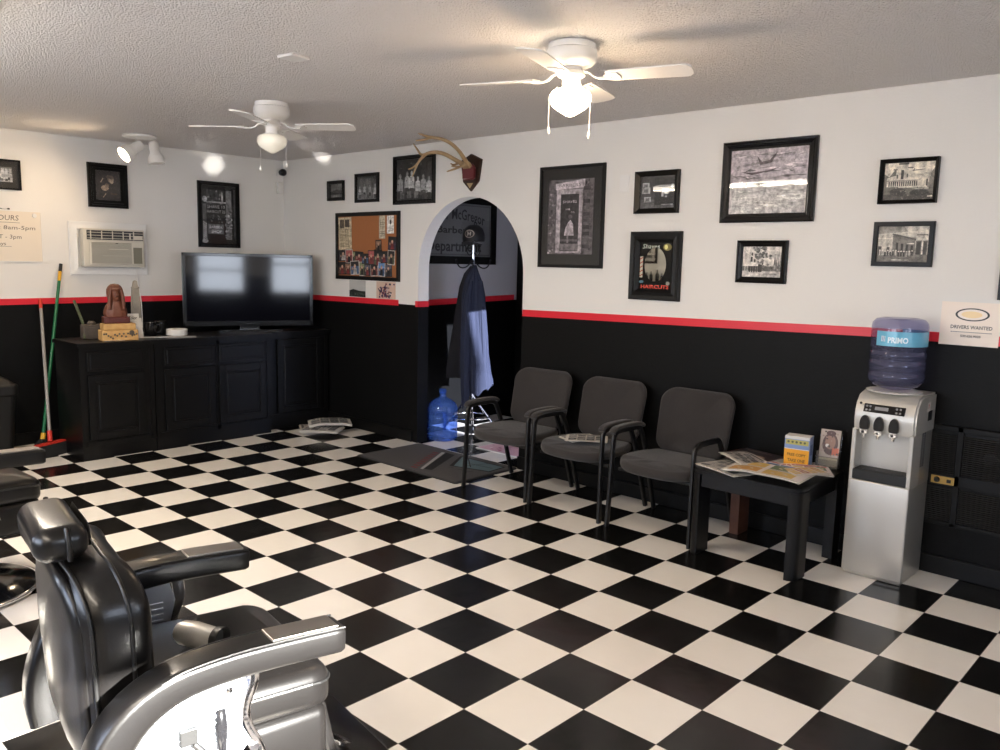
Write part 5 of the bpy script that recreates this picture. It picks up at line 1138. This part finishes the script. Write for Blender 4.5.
# ================================================================== WALL HEATER PANEL + THERMOSTAT
r = thing('wall_heater', 'black painted louvred wall heater behind and right of the water cooler', 'heater', (.60, WY - .0025, .275))
hw, hh = .98, .53
bm = nb(); box(bm, (0, -.020, 0), (hw, 0, hh), .003)
for a, b_ in (((0, 0), (hw, .022)), ((0, hh - .028), (hw, hh)), ((0, .215), (hw, .275)), ((0, 0), (.02, hh)), ((.245, 0), (.275, hh)), ((.52, 0), (.55, hh)), ((hw - .02, 0), (hw, hh))): box(bm, (a[0], -.036, a[1]), (b_[0], -.018, b_[1]), .003)
finish(bm, 'housing', 'grille', r)
bm = nb()
for (x0, x1) in ((.022, .243), (.277, .518), (.552, .958)):
    for (z0_, z1_) in ((.028, .212), (.278, .498)):
        n_ = int((z1_ - z0_) / .0105)
        for k in range(n_): box(bm, (x0, -.031, z0_ + .0105 * k), (x1, -.021, z0_ + .0105 * k + .0045), rot=Matrix.Rotation(RAD(25), 3, 'X'))
finish(bm, 'louvres', 'grille_slat', r)
bm = nb(); torus(bm, (.40, -.018, .39), .085, .006, 32, 6, 'y'); lathe(bm, [(0, .01), (.03, .008), (.032, 0)], 20, (.40, -.0195, .39), Matrix.Rotation(PI / 2, 3, 'X')); finish(bm, 'fan_ring', 'grille', r)
bm = nb(); box(bm, (.142, -.0405, .222), (.252, -.0365, .262), .001); pl = finish(bm, 'thermostat_plate', 'brass', r)
bm = nb(); lathe(bm, [(0, .016), (.010, .016), (.014, .002), (.015, 0)], 16, (.170, -.0405, .242), Matrix.Rotation(PI / 2, 3, 'X')); finish(bm, 'thermostat_knob', 'black_plastic', pl, smooth=40)
bm = nb(); box(bm, (.218, -.046, .233), (.238, -.0405, .250), .001); finish(bm, 'rocker_switch', 'black_plastic', pl)

# ================================================================== DOOR MAT
r = thing('door_mat', 'dark grey floor mat printed with a car front in the archway', 'floor mat', (-3.36, 1.435, .0005))
bm = nb(); prism(bm, [(a + .585, b_ + .335) for a, b_ in rrect(1.17, .67, .02, 3)], lambda a, b_, d: (a, b_, d), 0, .007); recalc(bm); finish(bm, 'rubber_backing', 'mat_rubber', r)
bm = nb(); prism(bm, [(a + .585, b_ + .335) for a, b_ in rrect(1.14, .64, .015, 3)], lambda a, b_, d: (a, b_, d), .007, .011); recalc(bm); finish(bm, 'carpet', 'mat_grey', r)
p = P(1.0, .55, 74, .00006); p.f = []
# printed car front: windscreen, grille, red script
wht, blk, teal = (150, 150, 150), (16, 16, 17), (88, 108, 114)
def mp(*q): return [(a - .07, b_ - .06) for a, b_ in q]
p.poly(mp((.775, .31), (.60, .60), (1.10, .605), (1.12, .40), (1.05, .385)), blk); p.poly(mp((.80, .335), (.635, .585), (1.085, .59), (1.10, .415), (1.045, .405)), teal)
p.poly(mp((.69, .085), (.72, .085), (.43, .585), (.40, .575)), wht); p.poly(mp((.715, .095), (.785, .12), (.545, .59), (.44, .59)), blk)
q_ = mp((.70, .59), (.92, .40), (.93, .585), (.86, .39), (.78, .47), (1.06, .50), (.80, .27), (.84, .29), (.90, .28), (.94, .31), (.99, .29), (1.03, .32))
for k in range(0, 12, 2): p.line(*q_[k], *q_[k + 1], .008, blk)
for k in range(9): p.poly(mp((.60 - .03 * k, .06 + .055 * k), (.66 - .03 * k, .07 + .055 * k), (.65 - .03 * k, .10 + .055 * k), (.59 - .03 * k, .09 + .055 * k)), (104, 40, 44))
p.build('mat_print', 'print_matte', r, mapf=lambda u, v, d: (u + .07, v + .06, .0112 + d))

# ================================================================== IN THE HALL
r = thing('water_jug', 'blue plastic water jug standing in the hall just behind the arch jamb', 'water jug', (-3.375, 2.40, .001))
bm = nb(); lathe(bm, [(0, 0), (.118, 0), (.132, .012), (.135, .03), (.135, .075), (.130, .083), (.135, .092), (.135, .15), (.130, .158), (.135, .166), (.135, .225), (.130, .232), (.135, .24), (.135, .285), (.120, .325), (.08, .36), (.035, .382), (.028, .395), (.028, .42), (.03, .425)], 48); finish(bm, 'jug', 'bottle_deep', r, smooth=50)
bm = nb(); lathe(bm, [(.0, .455), (.030, .455), (.032, .45), (.032, .420), (.029, .418)], 20); finish(bm, 'cap', 'bottle_deep', r, smooth=40)
bm = nb(); tube(bm, smooth_path([(.10, -.075, .26), (.135, -.10, .25), (.140, -.104, .19), (.135, -.10, .13), (.10, -.075, .12)]), .012, 8); finish(bm, 'handle', 'bottle_deep', r, smooth=50)
KX, KY = -3.36, 2.74
r = thing('coat_rack', 'chrome coat rack with splayed legs and foot ring in the hall', 'coat rack', (KX, KY, 0))
bm = nb(); tube(bm, [(0, 0, .33), (0, 0, 1.83)], .013, 12); lathe(bm, [(0, 0), (.02, .005), (.024, .02), (.018, .035), (0, .045)], 16, (0, 0, 1.82)); finish(bm, 'pole', 'chrome', r, smooth=40)
for a in (-50, 40, 130, 220):
    c_, s_ = math.cos(RAD(a)), math.sin(RAD(a)); bm = nb(); tube(bm, smooth_path([(0, 0, .40), (.03 * c_, .03 * s_, .34), (.14 * c_, .14 * s_, .20), (.27 * c_, .27 * s_, .008)]), .009, 8); lathe(bm, [(0, 0), (.013, .002), (.013, .012), (0, .016)], 12, (.27 * c_, .27 * s_, 0)); finish(bm, 'leg', 'chrome', r, smooth=40)
bm = nb(); torus(bm, (0, 0, .17), .175, .007, 40, 8); finish(bm, 'foot_ring', 'chrome', r, smooth=50)
for a in (44, 134, 224, 314):
    c_, s_ = math.cos(RAD(a)), math.sin(RAD(a)); bm = nb(); tube(bm, smooth_path([(.01 * c_, .01 * s_, 1.60), (.06 * c_, .06 * s_, 1.535), (.12 * c_, .12 * s_, 1.53), (.15 * c_, .15 * s_, 1.58), (.155 * c_, .155 * s_, 1.60)]), .006, 8); lathe(bm, [(0, -.009), (.009, 0), (0, .009)], 10, (.155 * c_, .155 * s_, 1.605)); finish(bm, 'hook', 'black_trim', r, smooth=50)
for a in (0, 90, 180, 270):
    c_, s_ = math.cos(RAD(a)), math.sin(RAD(a)); bm = nb(); tube(bm, smooth_path([(.01 * c_, .01 * s_, 1.67), (.05 * c_, .05 * s_, 1.64), (.09 * c_, .09 * s_, 1.68), (.07 * c_, .07 * s_, 1.74), (.02 * c_, .02 * s_, 1.75)]), .004, 6); finish(bm, 'scroll', 'black_trim', r, smooth=50)
# coat hanging: pleated cone of cloth
camh = Vector((.795, -.607, 0)); sideh = Vector((.607, .795, 0))
t = thing('jacket', 'long blue coat hanging from the coat rack in the hall', 'coat', (KX + camh.x * .10, KY + camh.y * .10, 0))
def coat(nm, m, zs, ws, ds, offs, cx=0, fold=.22, back=0, ph=0):
    bm = nb(); rings = []; n = 72
    for z, w_, d_, o_ in zip(zs, ws, ds, offs):
        rg = []
        for k in range(n):
            a = 2 * PI * k / n; f_ = 1 + fold * math.sin(a * 7 + ph + z * 1.3) * min(1, (1.55 - z) * 1.2) + fold * .4 * math.sin(a * 13 + z * 4)
            x = w_ * math.cos(a) * f_ + o_ + cx; y = d_ * math.sin(a) * f_
            zz = z + (.05 * math.sin(a * 1.0 + 2.1) + .02 * math.sin(a * 7 + ph)) * (1 if z < .5 else 0)
            rg.append(bm.verts.new(sideh * x + camh * (y + back) + Vector((0, 0, zz))))
        rings.append(rg)
    for A, B in zip(rings, rings[1:]):
        for k in range(n): bm.faces.new((A[k], A[(k + 1) % n], B[(k + 1) % n], B[k]))
    bm.faces.new(rings[0][::-1]); recalc(bm); return finish(bm, nm, m, t, smooth=80)
zs = [1.56, 1.50, 1.42, 1.30, 1.15, 1.0, .85, .70, .58, .48, .43]
coat('body', 'denim', zs, [.015, .04, .075, .095, .10, .105, .112, .12, .125, .13, .13], [.012, .03, .05, .055, .055, .06, .065, .07, .07, .07, .07], [0, -.005, -.01, -.015, -.01, 0, .01, .02, .03, .04, .045], fold=.13)
coat('sleeve', 'denim', [1.42, 1.3, 1.1, .9, .7, .5, .38, .33], [.02, .035, .045, .045, .042, .04, .036, .034], [.02, .03, .035, .035, .032, .03, .03, .03], [0, -.02, -.035, -.04, -.04, -.035, -.03, -.03], cx=-.04, back=.055, fold=.08)
coat('sleeve', 'denim', [1.42, 1.3, 1.1, .95, .8, .65, .60], [.02, .035, .042, .045, .045, .045, .045], [.02, .03, .035, .035, .035, .03, .03], [0, .01, .02, .03, .04, .045, .05], cx=.05, back=.03, fold=.08, ph=2)
t = thing('jacket', 'dark coat hanging behind the blue coat on the rack', 'coat', (KX - camh.x * .09, KY - camh.y * .09, 0))
coat('body', 'dark_cloth', [1.55, 1.48, 1.36, 1.1, .8, .60, .52], [.015, .06, .10, .13, .16, .18, .18], [.012, .03, .045, .05, .05, .05, .05], [0, -.01, -.01, -.02, -.03, -.035, -.035], fold=.13, ph=1)
# cap with oval patch on top
t = thing('baseball_cap', 'black cap with pale oval patch on top of the coat rack', 'cap', (KX, KY, 1.80), math.atan2(camh.y, camh.x) + PI / 2 - .55)
bm = nb(); lathe(bm, [(.098, -.03), (.102, 0), (.098, .04), (.080, .085), (.045, .112), (0, .12)], 28, (0, 0, .0)); finish(bm, 'crown', 'cap_cloth', t, smooth=60)
bm = nb(); o_ = [(.095 * math.cos(RAD(a)), -.03 - .11 * math.sin(RAD(a))) for a in range(0, 181, 15)]
prism(bm, o_, lambda a, b_, d: (a, b_ + .0, -.03 + d - 3.2 * a * a + .0), -.003, .003); recalc(bm); finish(bm, 'visor', 'cap_cloth', t, smooth=60)
p = P(.10, .075, (20, 20, 24), .00005); p.f = []; p.ell(.05, .04, .046, .036, (150, 138, 128), 24); p.ell(.05, .04, .038, .029, (52, 46, 44), 24); p.text('H', .05, .04, .034, (160, 150, 140), bold=.03)
p.build('patch', 'print', t, mapf=lambda u, v, d: ((.106 + d) * math.sin((u - .05) / .10), -(.106 + d) * math.cos((u - .05) / .10) + v * .12, v - .005))
# small floor rug in the hall
r = thing('floor_rug', 'pale pink patterned rug on the bright hall floor', 'rug', (-2.92, 2.37, .0005), RAD(0))
bm = nb(); box(bm, (0, 0, 0), (.75, .42, .008), .003); finish(bm, 'rug_body', 'paper', r)
p = P(.73, .40, (214, 170, 176), .00006); rr = random.Random(3)
for k in range(40): p.ell(rr.uniform(.03, .70), rr.uniform(.03, .37), rr.uniform(.008, .02), rr.uniform(.006, .014), rr.choice(((176, 70, 96), (230, 210, 210), (150, 90, 110))), 8)
p.build('rug_print', 'print', r, mapf=lambda u, v, d: (u + .01, v + .01, .0082 + d))

# ================================================================== BARBER CHAIRS
def barber_chair(label, x, y, rz, foot=True):
    r = thing('barber_chair', label, 'barber chair', (x, y, 0), rz)
    # base and pump column
    bm = nb(); lathe(bm, [(0, .001), (.31, .001), (.325, .008), (.325, .022), (.31, .034), (.20, .050), (.10, .075), (.085, .11), (0, .11)], 48); b_ = finish(bm, 'base', 'black_gloss', r, smooth=40)
    bm = nb(); torus(bm, (0, 0, .02), .322, .011, 56, 8); finish(bm, 'base_ring', 'chrome', b_, smooth=50)
    bm = nb(); lathe(bm, [(.075, .10), (.072, .24), (.050, .245), (.050, .34), (.10, .35), (.10, .365), (0, .366)], 32); finish(bm, 'column', 'chrome', r, smooth=40)
    bm = nb(); tube(bm, smooth_path([(.06, 0, .16), (.16, .03, .18), (.26, .06, .30), (.30, .06, .36)]), .009, 8); tube(bm, [(.298, .06, .355), (.312, .058, .44)], .014, 10); finish(bm, 'pump_lever', 'chrome', r, smooth=40)
    # seat
    bm = nb(); box(bm, (-.255, -.22, .30), (.255, .275, .455), .03, 4); finish(bm, 'seat_box', 'leather', r, smooth=60)
    o_ = [(a, b2_ + .02) for a, b2_ in rrect(.52, .54, .07, 5)]
    bm = nb(); cushion(bm, o_, .455, .565, .035, dome=.012, f=lambda a, b2_, c: (a, b2_ + .005, c + (.0 if b2_ < .15 else -.25 * (b2_ - .15) ** 1.3))); recalc(bm); s_ = finish(bm, 'seat', 'leather', r, smooth=70)
    bm = nb(); pts = [Vector((a * 1.004, (b2_ + .005), .532 + (0 if b2_ < .15 else -.25 * (b2_ - .15) ** 1.3))) for a, b2_ in o_]
    tube(bm, pts + [pts[0]], .0045, 6); finish(bm, 'seat_piping', 'leather_seam', s_)
    # backrest: thick shell, reclined; local frame: u across, v up the back, d depth (rearward)
    ra = RAD(3.5); bo = Vector((0, -.155, .475))
    def bk(u, v, d): return bo + Vector((u, -math.sin(ra) * v - math.cos(ra) * d, math.cos(ra) * v - math.sin(ra) * d))
    outl = []
    for cx, cz, a0, rx, rv in ((.115, .31, 0, .125, .13), (-.115, .31, 90, .125, .13), (-.15, .06, 180, .07, .10), (.15, .06, 270, .07, .10)):
        for k in range(9): a = RAD(a0 + 90 * k / 8); outl.append((cx + rx * math.cos(a), cz + rv * math.sin(a)))
    bm = nb(); cushion(bm, outl, .02, .150, .05, dome=.010, f=lambda a, b_, c: bk(a, b_, .00 + (.15 - c) - .05 * (abs(a) / .24) ** 2 * (1 if c > .08 else .3))); recalc(bm); bc = finish(bm, 'back_cushion', 'leather', r, smooth=70)
    o2 = [(a * .90, .0 + b_ * .97) for a, b_ in outl]
    bm = nb(); cushion(bm, o2, 0, .052, .03, dome=.022, f=lambda a, b_, c: bk(a, b_, .118 + c * .6 - .03 * (abs(a) / .24) ** 2)); recalc(bm); bs = finish(bm, 'back_shell', 'leather', r, smooth=70)
    for dd, sc_ in ((.124, .985), (.045, 1.005)):
        bm = nb(); pts = [bk(a * sc_, .212 + (b_ - .212) * sc_, dd - .03 * (abs(a) / .24) ** 2) for a, b_ in outl]; tube(bm, pts + [pts[0]], .0048, 6); finish(bm, 'back_piping', 'leather_seam', bc, smooth=60)
    # headrest
    hb = [(a, b_ + .488) for a, b_ in rrect(.29, .082, .034, 5)]
    bm = nb(); cushion(bm, hb, 0, .115, .034, dome=.014, f=lambda a, b_, c: bk(a, b_, .180 - c - .35 * a * a * (1 if c > .05 else 1.6))); recalc(bm); hd = finish(bm, 'headrest', 'leather', r, smooth=70)
    for s in (-1, 1):
        bm = nb(); tube(bm, smooth_path([bk(s * .142, .452, .105), bk(s * .149, .475, .105), bk(s * .148, .505, .105), bk(s * .138, .525, .105)]), .006, 8); finish(bm, 'headrest_welt', 'leather_seam', hd, smooth=50)
    bm = nb()
    for s in (-.05, .05): tube(bm, [bk(s, .36, .08), bk(s, .48, .10)], .009, 8)
    finish(bm, 'headrest_posts', 'chrome', r, smooth=40)
    # arms
    for s in (-1, 1):
        X = s * .325
        path = smooth_path([(X, .265, .676), (X, .12, .682), (X, -.02, .684), (X, -.15, .668), (X, -.245, .60), (X, -.285, .50), (X, -.30, .40), (X, -.29, .33)], 2)
        n = len(path); sc = [1.0 - .0 * k / n for k in range(n)]; sc[0] = .86; 
        bm = nb(); sweep(bm, path, rrect(.066, .092, .014, 4), up=(1, 0, 0), scale=[((1.0 if k else .9) + .45 * min(1, max(0, (k / n - .35) * 2.5)), 1.0 if k else .92) for k in range(n)]); 
        for v in bm.verts: pass
        recalc(bm); ar = finish(bm, 'armrest', 'leather', r, smooth=60)
        # swept profile has its first axis vertical: check sizes below
        bm = nb(); box(bm, (X - .036, .085, .7105), (X + .036, .250, .7175), .002, rot=Matrix.Rotation(RAD(-2), 3, 'X')); finish(bm, 'ashtray_lid', 'brushed', ar)
        for q_ in (-.0405, .0405):
            bm = nb(); tube(bm, [p_ + Vector((q_, 0, .031)) for p_ in path[:int(n * .5)]], .0028, 6); finish(bm, 'arm_piping', 'leather_seam', ar)
        Xo = s * .295
        plate = [(-.26, .47), (-.235, .57), (-.15, .640), (.03, .652), (.045, .60), (.03, .54), (.03, .50), (.05, .46), (.02, .43), (-.25, .43)]
        bm = nb(); prism(bm, plate, lambda a, b_, d: (Xo + d, a, b_), -.010, .010); recalc(bm)
        for k in range(8): box(bm, (Xo - .014, -.16, .475 + .017 * k), (Xo + .014, .01, .4815 + .017 * k), .001)
        sp = finish(bm, 'side_panel', 'side_metal', r)
        bm = nb(); sweep(bm, smooth_path([(Xo, .055, .650), (Xo, .060, .60), (Xo, .035, .55), (Xo, .035, .50), (Xo, .065, .44), (Xo, .075, .40)]), rrect(.034, .012, .003, 2), up=(1, 0, 0)); recalc(bm); finish(bm, 'arm_bracket', 'chrome', sp, smooth=40)
        bm = nb(); lathe(bm, [(0, .006), (.008, .004), (.009, 0)], 12, (Xo + s * .010, -.0, .600), Matrix.Rotation(s * PI / 2, 3, 'Y')); finish(bm, 'screw', 'chrome', sp)
    bm = nb(); box(bm, (.304, -.115, .500), (.318, -.075, .540), .003); tube(bm, [(.312, -.085, .50), (.318, -.03, .43)], .008, 8); finish(bm, 'side_knob', 'black_plastic', r)
    bm = nb(); tube(bm, [(.312, -.02, .50), (.335, -.015, .38)], .0055, 8); lathe(bm, [(0, .0), (.012, .01), (.016, .06), (.013, .10), (0, .115)], 14, (.309, -.02, .455), Matrix.Rotation(RAD(-5), 3, 'Y')); finish(bm, 'recline_lever', 'black_gloss', r, smooth=50)
    # footrest
    bm = nb()
    bm.free()
    for s in (-1, 1): bm = nb(); tube(bm, smooth_path([(s * .12, .24, .33), (s * .12, .32, .29), (s * .12, .44, .19)]), .012, 8); finish(bm, 'footrest_arm', 'chrome', r, smooth=40)
    bm = nb(); box(bm, (-.20, .36, .195), (.20, .50, .225), .012, 3, rot=Matrix.Rotation(RAD(-18), 3, 'X')); finish(bm, 'footrest', 'leather', r, smooth=50)
    bm = nb(); box(bm, (-.23, .262, .26), (.23, .298, .45), .014, 3, rot=Matrix.Rotation(RAD(12), 3, 'X')); finish(bm, 'calf_pad', 'leather', r, smooth=50)
    return r
bc1 = barber_chair('black leather barber chair with headrest in the foreground', -.0, -1.62, RAD(-9.8))
bc2 = barber_chair('black barber chair cut off by the left edge, farther back', -2.36, -1.59, RAD(3))
# silver hair dryer on the seat
t = thing('hair_dryer', 'silver hair dryer with black nozzle lying on the near barber chair seat', 'hair dryer', (.02, -1.61, .583), RAD(25)); t.scale = (.78, .78, .78)
bm = nb(); Mx = Matrix.Rotation(PI / 2, 3, 'Y')
lathe(bm, [(0, -.075), (.028, -.072), (.040, -.05), (.043, 0), (.038, .05), (.036, .075)], 28, (0, 0, .045), Mx); finish(bm, 'barrel', 'silver_plastic', t, smooth=50)
bm = nb(); lathe(bm, [(.036, .074), (.040, .078), (.042, .105), (.039, .106), (.036, .08), (0, .078)], 28, (0, 0, .045), Mx); finish(bm, 'nozzle', 'black_plastic', t, smooth=50)
bm = nb(); tube(bm, smooth_path([(-.02, .02, .05), (-.05, .06, .035), (-.09, .12, .022)]), .018, 10); finish(bm, 'handle', 'black_plastic', t, smooth=50)
# trash bin at the far left
t = thing('trash_bin', 'black lidded bin against the left wall behind the far barber chair', 'bin', (-5.22, -.80, 0), 0)
bm = nb(); prism(bm, rrect(.42, .52, .05, 5), lambda a, b_, d: (a * (1 if d > .3 else .86), b_ * (1 if d > .3 else .88), d), .001, .49); recalc(bm); finish(bm, 'body', 'black_plastic', t, smooth=40)
bm = nb(); cushion(bm, rrect(.45, .56, .06, 5), .49, .58, .02, dome=.085); box(bm, (-.22, .26, .50), (.10, .30, .53), .006); recalc(bm); finish(bm, 'lid', 'black_plastic', t, smooth=50)

# ================================================================== FLUORESCENT FIXTURES (behind the camera's view)
def tube_fixture(x, y, L, lab):
    r = thing('ceiling_light', lab, 'ceiling light', (x, y, H))
    bm = nb(); box(bm, (-L / 2, -.07, -.05), (L / 2, .07, -.001), .01); finish(bm, 'housing', 'white_enamel', r)
    bm = nb()
    tube(bm, [(-L / 2 + .04, 0, -.072), (L / 2 - .04, 0, -.072)], .018, 12); finish(bm, 'tube', 'tube_light', r, smooth=50)
    l = bpy.data.lights.new('fluorescent_light', 'AREA'); l.shape = 'RECTANGLE'; l.size = L - .1; l.size_y = .12; l.energy = FLUO; l.color = (1.0, .86, .70)
    o = bpy.data.objects.new('fluorescent_light', l); C.objects.link(o); o.location = (x, y, H - .095)
FLUO = 46
tube_fixture(-2.52, -1.60, 2.0, 'long white fluorescent ceiling fixture over the barber chairs')
tube_fixture(1.6, -3.45, 2.4, 'long white fluorescent ceiling fixture near the wall behind the camera')

# ================================================================== LIGHTS
def point(name, loc, e, col, rad=.05):
    l = bpy.data.lights.new(name, 'POINT'); l.energy = e; l.color = col; l.shadow_soft_size = rad
    o = bpy.data.objects.new(name, l); C.objects.link(o); o.location = loc; return o
point('fan_globe_light', (-.415, .40, H - .36), 6, (1.0, .70, .46), .06)
def spot(name, loc, d, e, col, ang, blend, rad):
    l = bpy.data.lights.new(name, 'SPOT'); l.energy = e; l.color = col; l.spot_size = ang; l.spot_blend = blend; l.shadow_soft_size = rad
    o = bpy.data.objects.new(name, l); C.objects.link(o); o.location = loc; o.rotation_mode = 'QUATERNION'; o.rotation_quaternion = Vector((0, 0, -1)).rotation_difference(Vector(d)); return o
spot('spot_head_light', Vector((sx, sy, H)) + o1 + d1 * .16, d1, 18, (1.0, .74, .46), RAD(165), 1.0, .06)
for gx, (g0, tb, tf) in enumerate(((Vector((.34, -1.40, .75)), (-5.48, 1.37, 2.44), (-5.15, 1.10, 2.55)), (Vector((-.30, -1.30, .75)), (-4.80, 2.12, 2.58), (-4.25, 1.62, 2.55)))):
    spot('sun_glint_off_chair_arm', g0, Vector(tb) - g0, 1300, (1.0, .97, .92), RAD(2.0), .9, .004)
    spot('sun_glint_off_chair_arm', g0, Vector(tf) - g0, 300, (1.0, .97, .92), RAD(3.3), 1.0, .004)
sun = bpy.data.lights.new('sun', 'SUN'); sun.energy = 75; sun.color = (1.0, .93, .84); sun.angle = RAD(.6)
so = bpy.data.objects.new('sun', sun); C.objects.link(so); so.rotation_mode = 'QUATERNION'; so.rotation_quaternion = Vector((0, 0, -1)).rotation_difference(Vector((-1, .06, -.268)).normalized())
def portal(name, loc, rot, w_, h_):
    l = bpy.data.lights.new(name, 'AREA'); l.shape = 'RECTANGLE'; l.size = w_; l.size_y = h_; l.cycles.is_portal = True
    o = bpy.data.objects.new(name, l); C.objects.link(o); o.location = loc; o.rotation_euler = rot
for i, (a, b_, z0, z1) in enumerate((W3, W4)): portal('window_portal', ((a + b_) / 2, FY - .16, (z0 + z1) / 2), (PI / 2, 0, 0), b_ - a, z1 - z0)
for i, (a, b_, z0, z1) in enumerate((W1, W2)): portal('window_portal', (RX + .16, (a + b_) / 2, (z0 + z1) / 2), (0, PI / 2, 0), z1 - z0, b_ - a)
portal('door_portal', (HX1 + .11, (D0 + D1) / 2, DZ / 2), (0, PI / 2, 0), DZ, D1 - D0)

w = bpy.data.worlds.new('sky'); bpy.context.scene.world = w; w.use_nodes = True; nt = w.node_tree
bg = nt.nodes['Background']; tc = nt.nodes.new('ShaderNodeTexCoord'); sp = nt.nodes.new('ShaderNodeSeparateXYZ'); nt.links.new(tc.outputs['Generated'], sp.inputs[0])
cr = nt.nodes.new('ShaderNodeValToRGB'); nt.links.new(sp.outputs['Z'], cr.inputs[0])
cr.color_ramp.elements[0].position = 0.0; cr.color_ramp.elements[0].color = (.80, .84, .92, 1); cr.color_ramp.elements[1].position = .6; cr.color_ramp.elements[1].color = (.40, .54, .88, 1)
nt.links.new(cr.outputs[0], bg.inputs[0]); bg.inputs[1].default_value = 8.5

# ================================================================== CAMERA
cam = bpy.data.cameras.new('camera'); cam.sensor_width = 36; cam.lens = 822.04 / 1000 * 36; cam.clip_start = .02
co = bpy.data.objects.new('camera', cam); C.objects.link(co)
yaw, pit, roll = 2.32363257, .136606399, .0223484413
F_ = Vector((math.cos(yaw) * math.cos(pit), math.sin(yaw) * math.cos(pit), -math.sin(pit))); R_ = Vector((math.sin(yaw), -math.cos(yaw), 0)); U_ = R_.cross(F_)
R2 = R_ * math.cos(roll) + U_ * math.sin(roll); U2 = U_ * math.cos(roll) - R_ * math.sin(roll)
M = Matrix((R2, U2, -F_)).transposed().to_4x4(); M.translation = Vector((6.43525 * T, -8.37652 * T, 5.22309 * T)); co.matrix_world = M
bpy.context.scene.camera = co
sc = bpy.context.scene
sc.view_settings.view_transform = 'Standard'; sc.view_settings.look = 'None'; sc.view_settings.gamma = 1; sc.view_settings.use_curve_mapping = False
sc.view_settings.exposure = 0.78
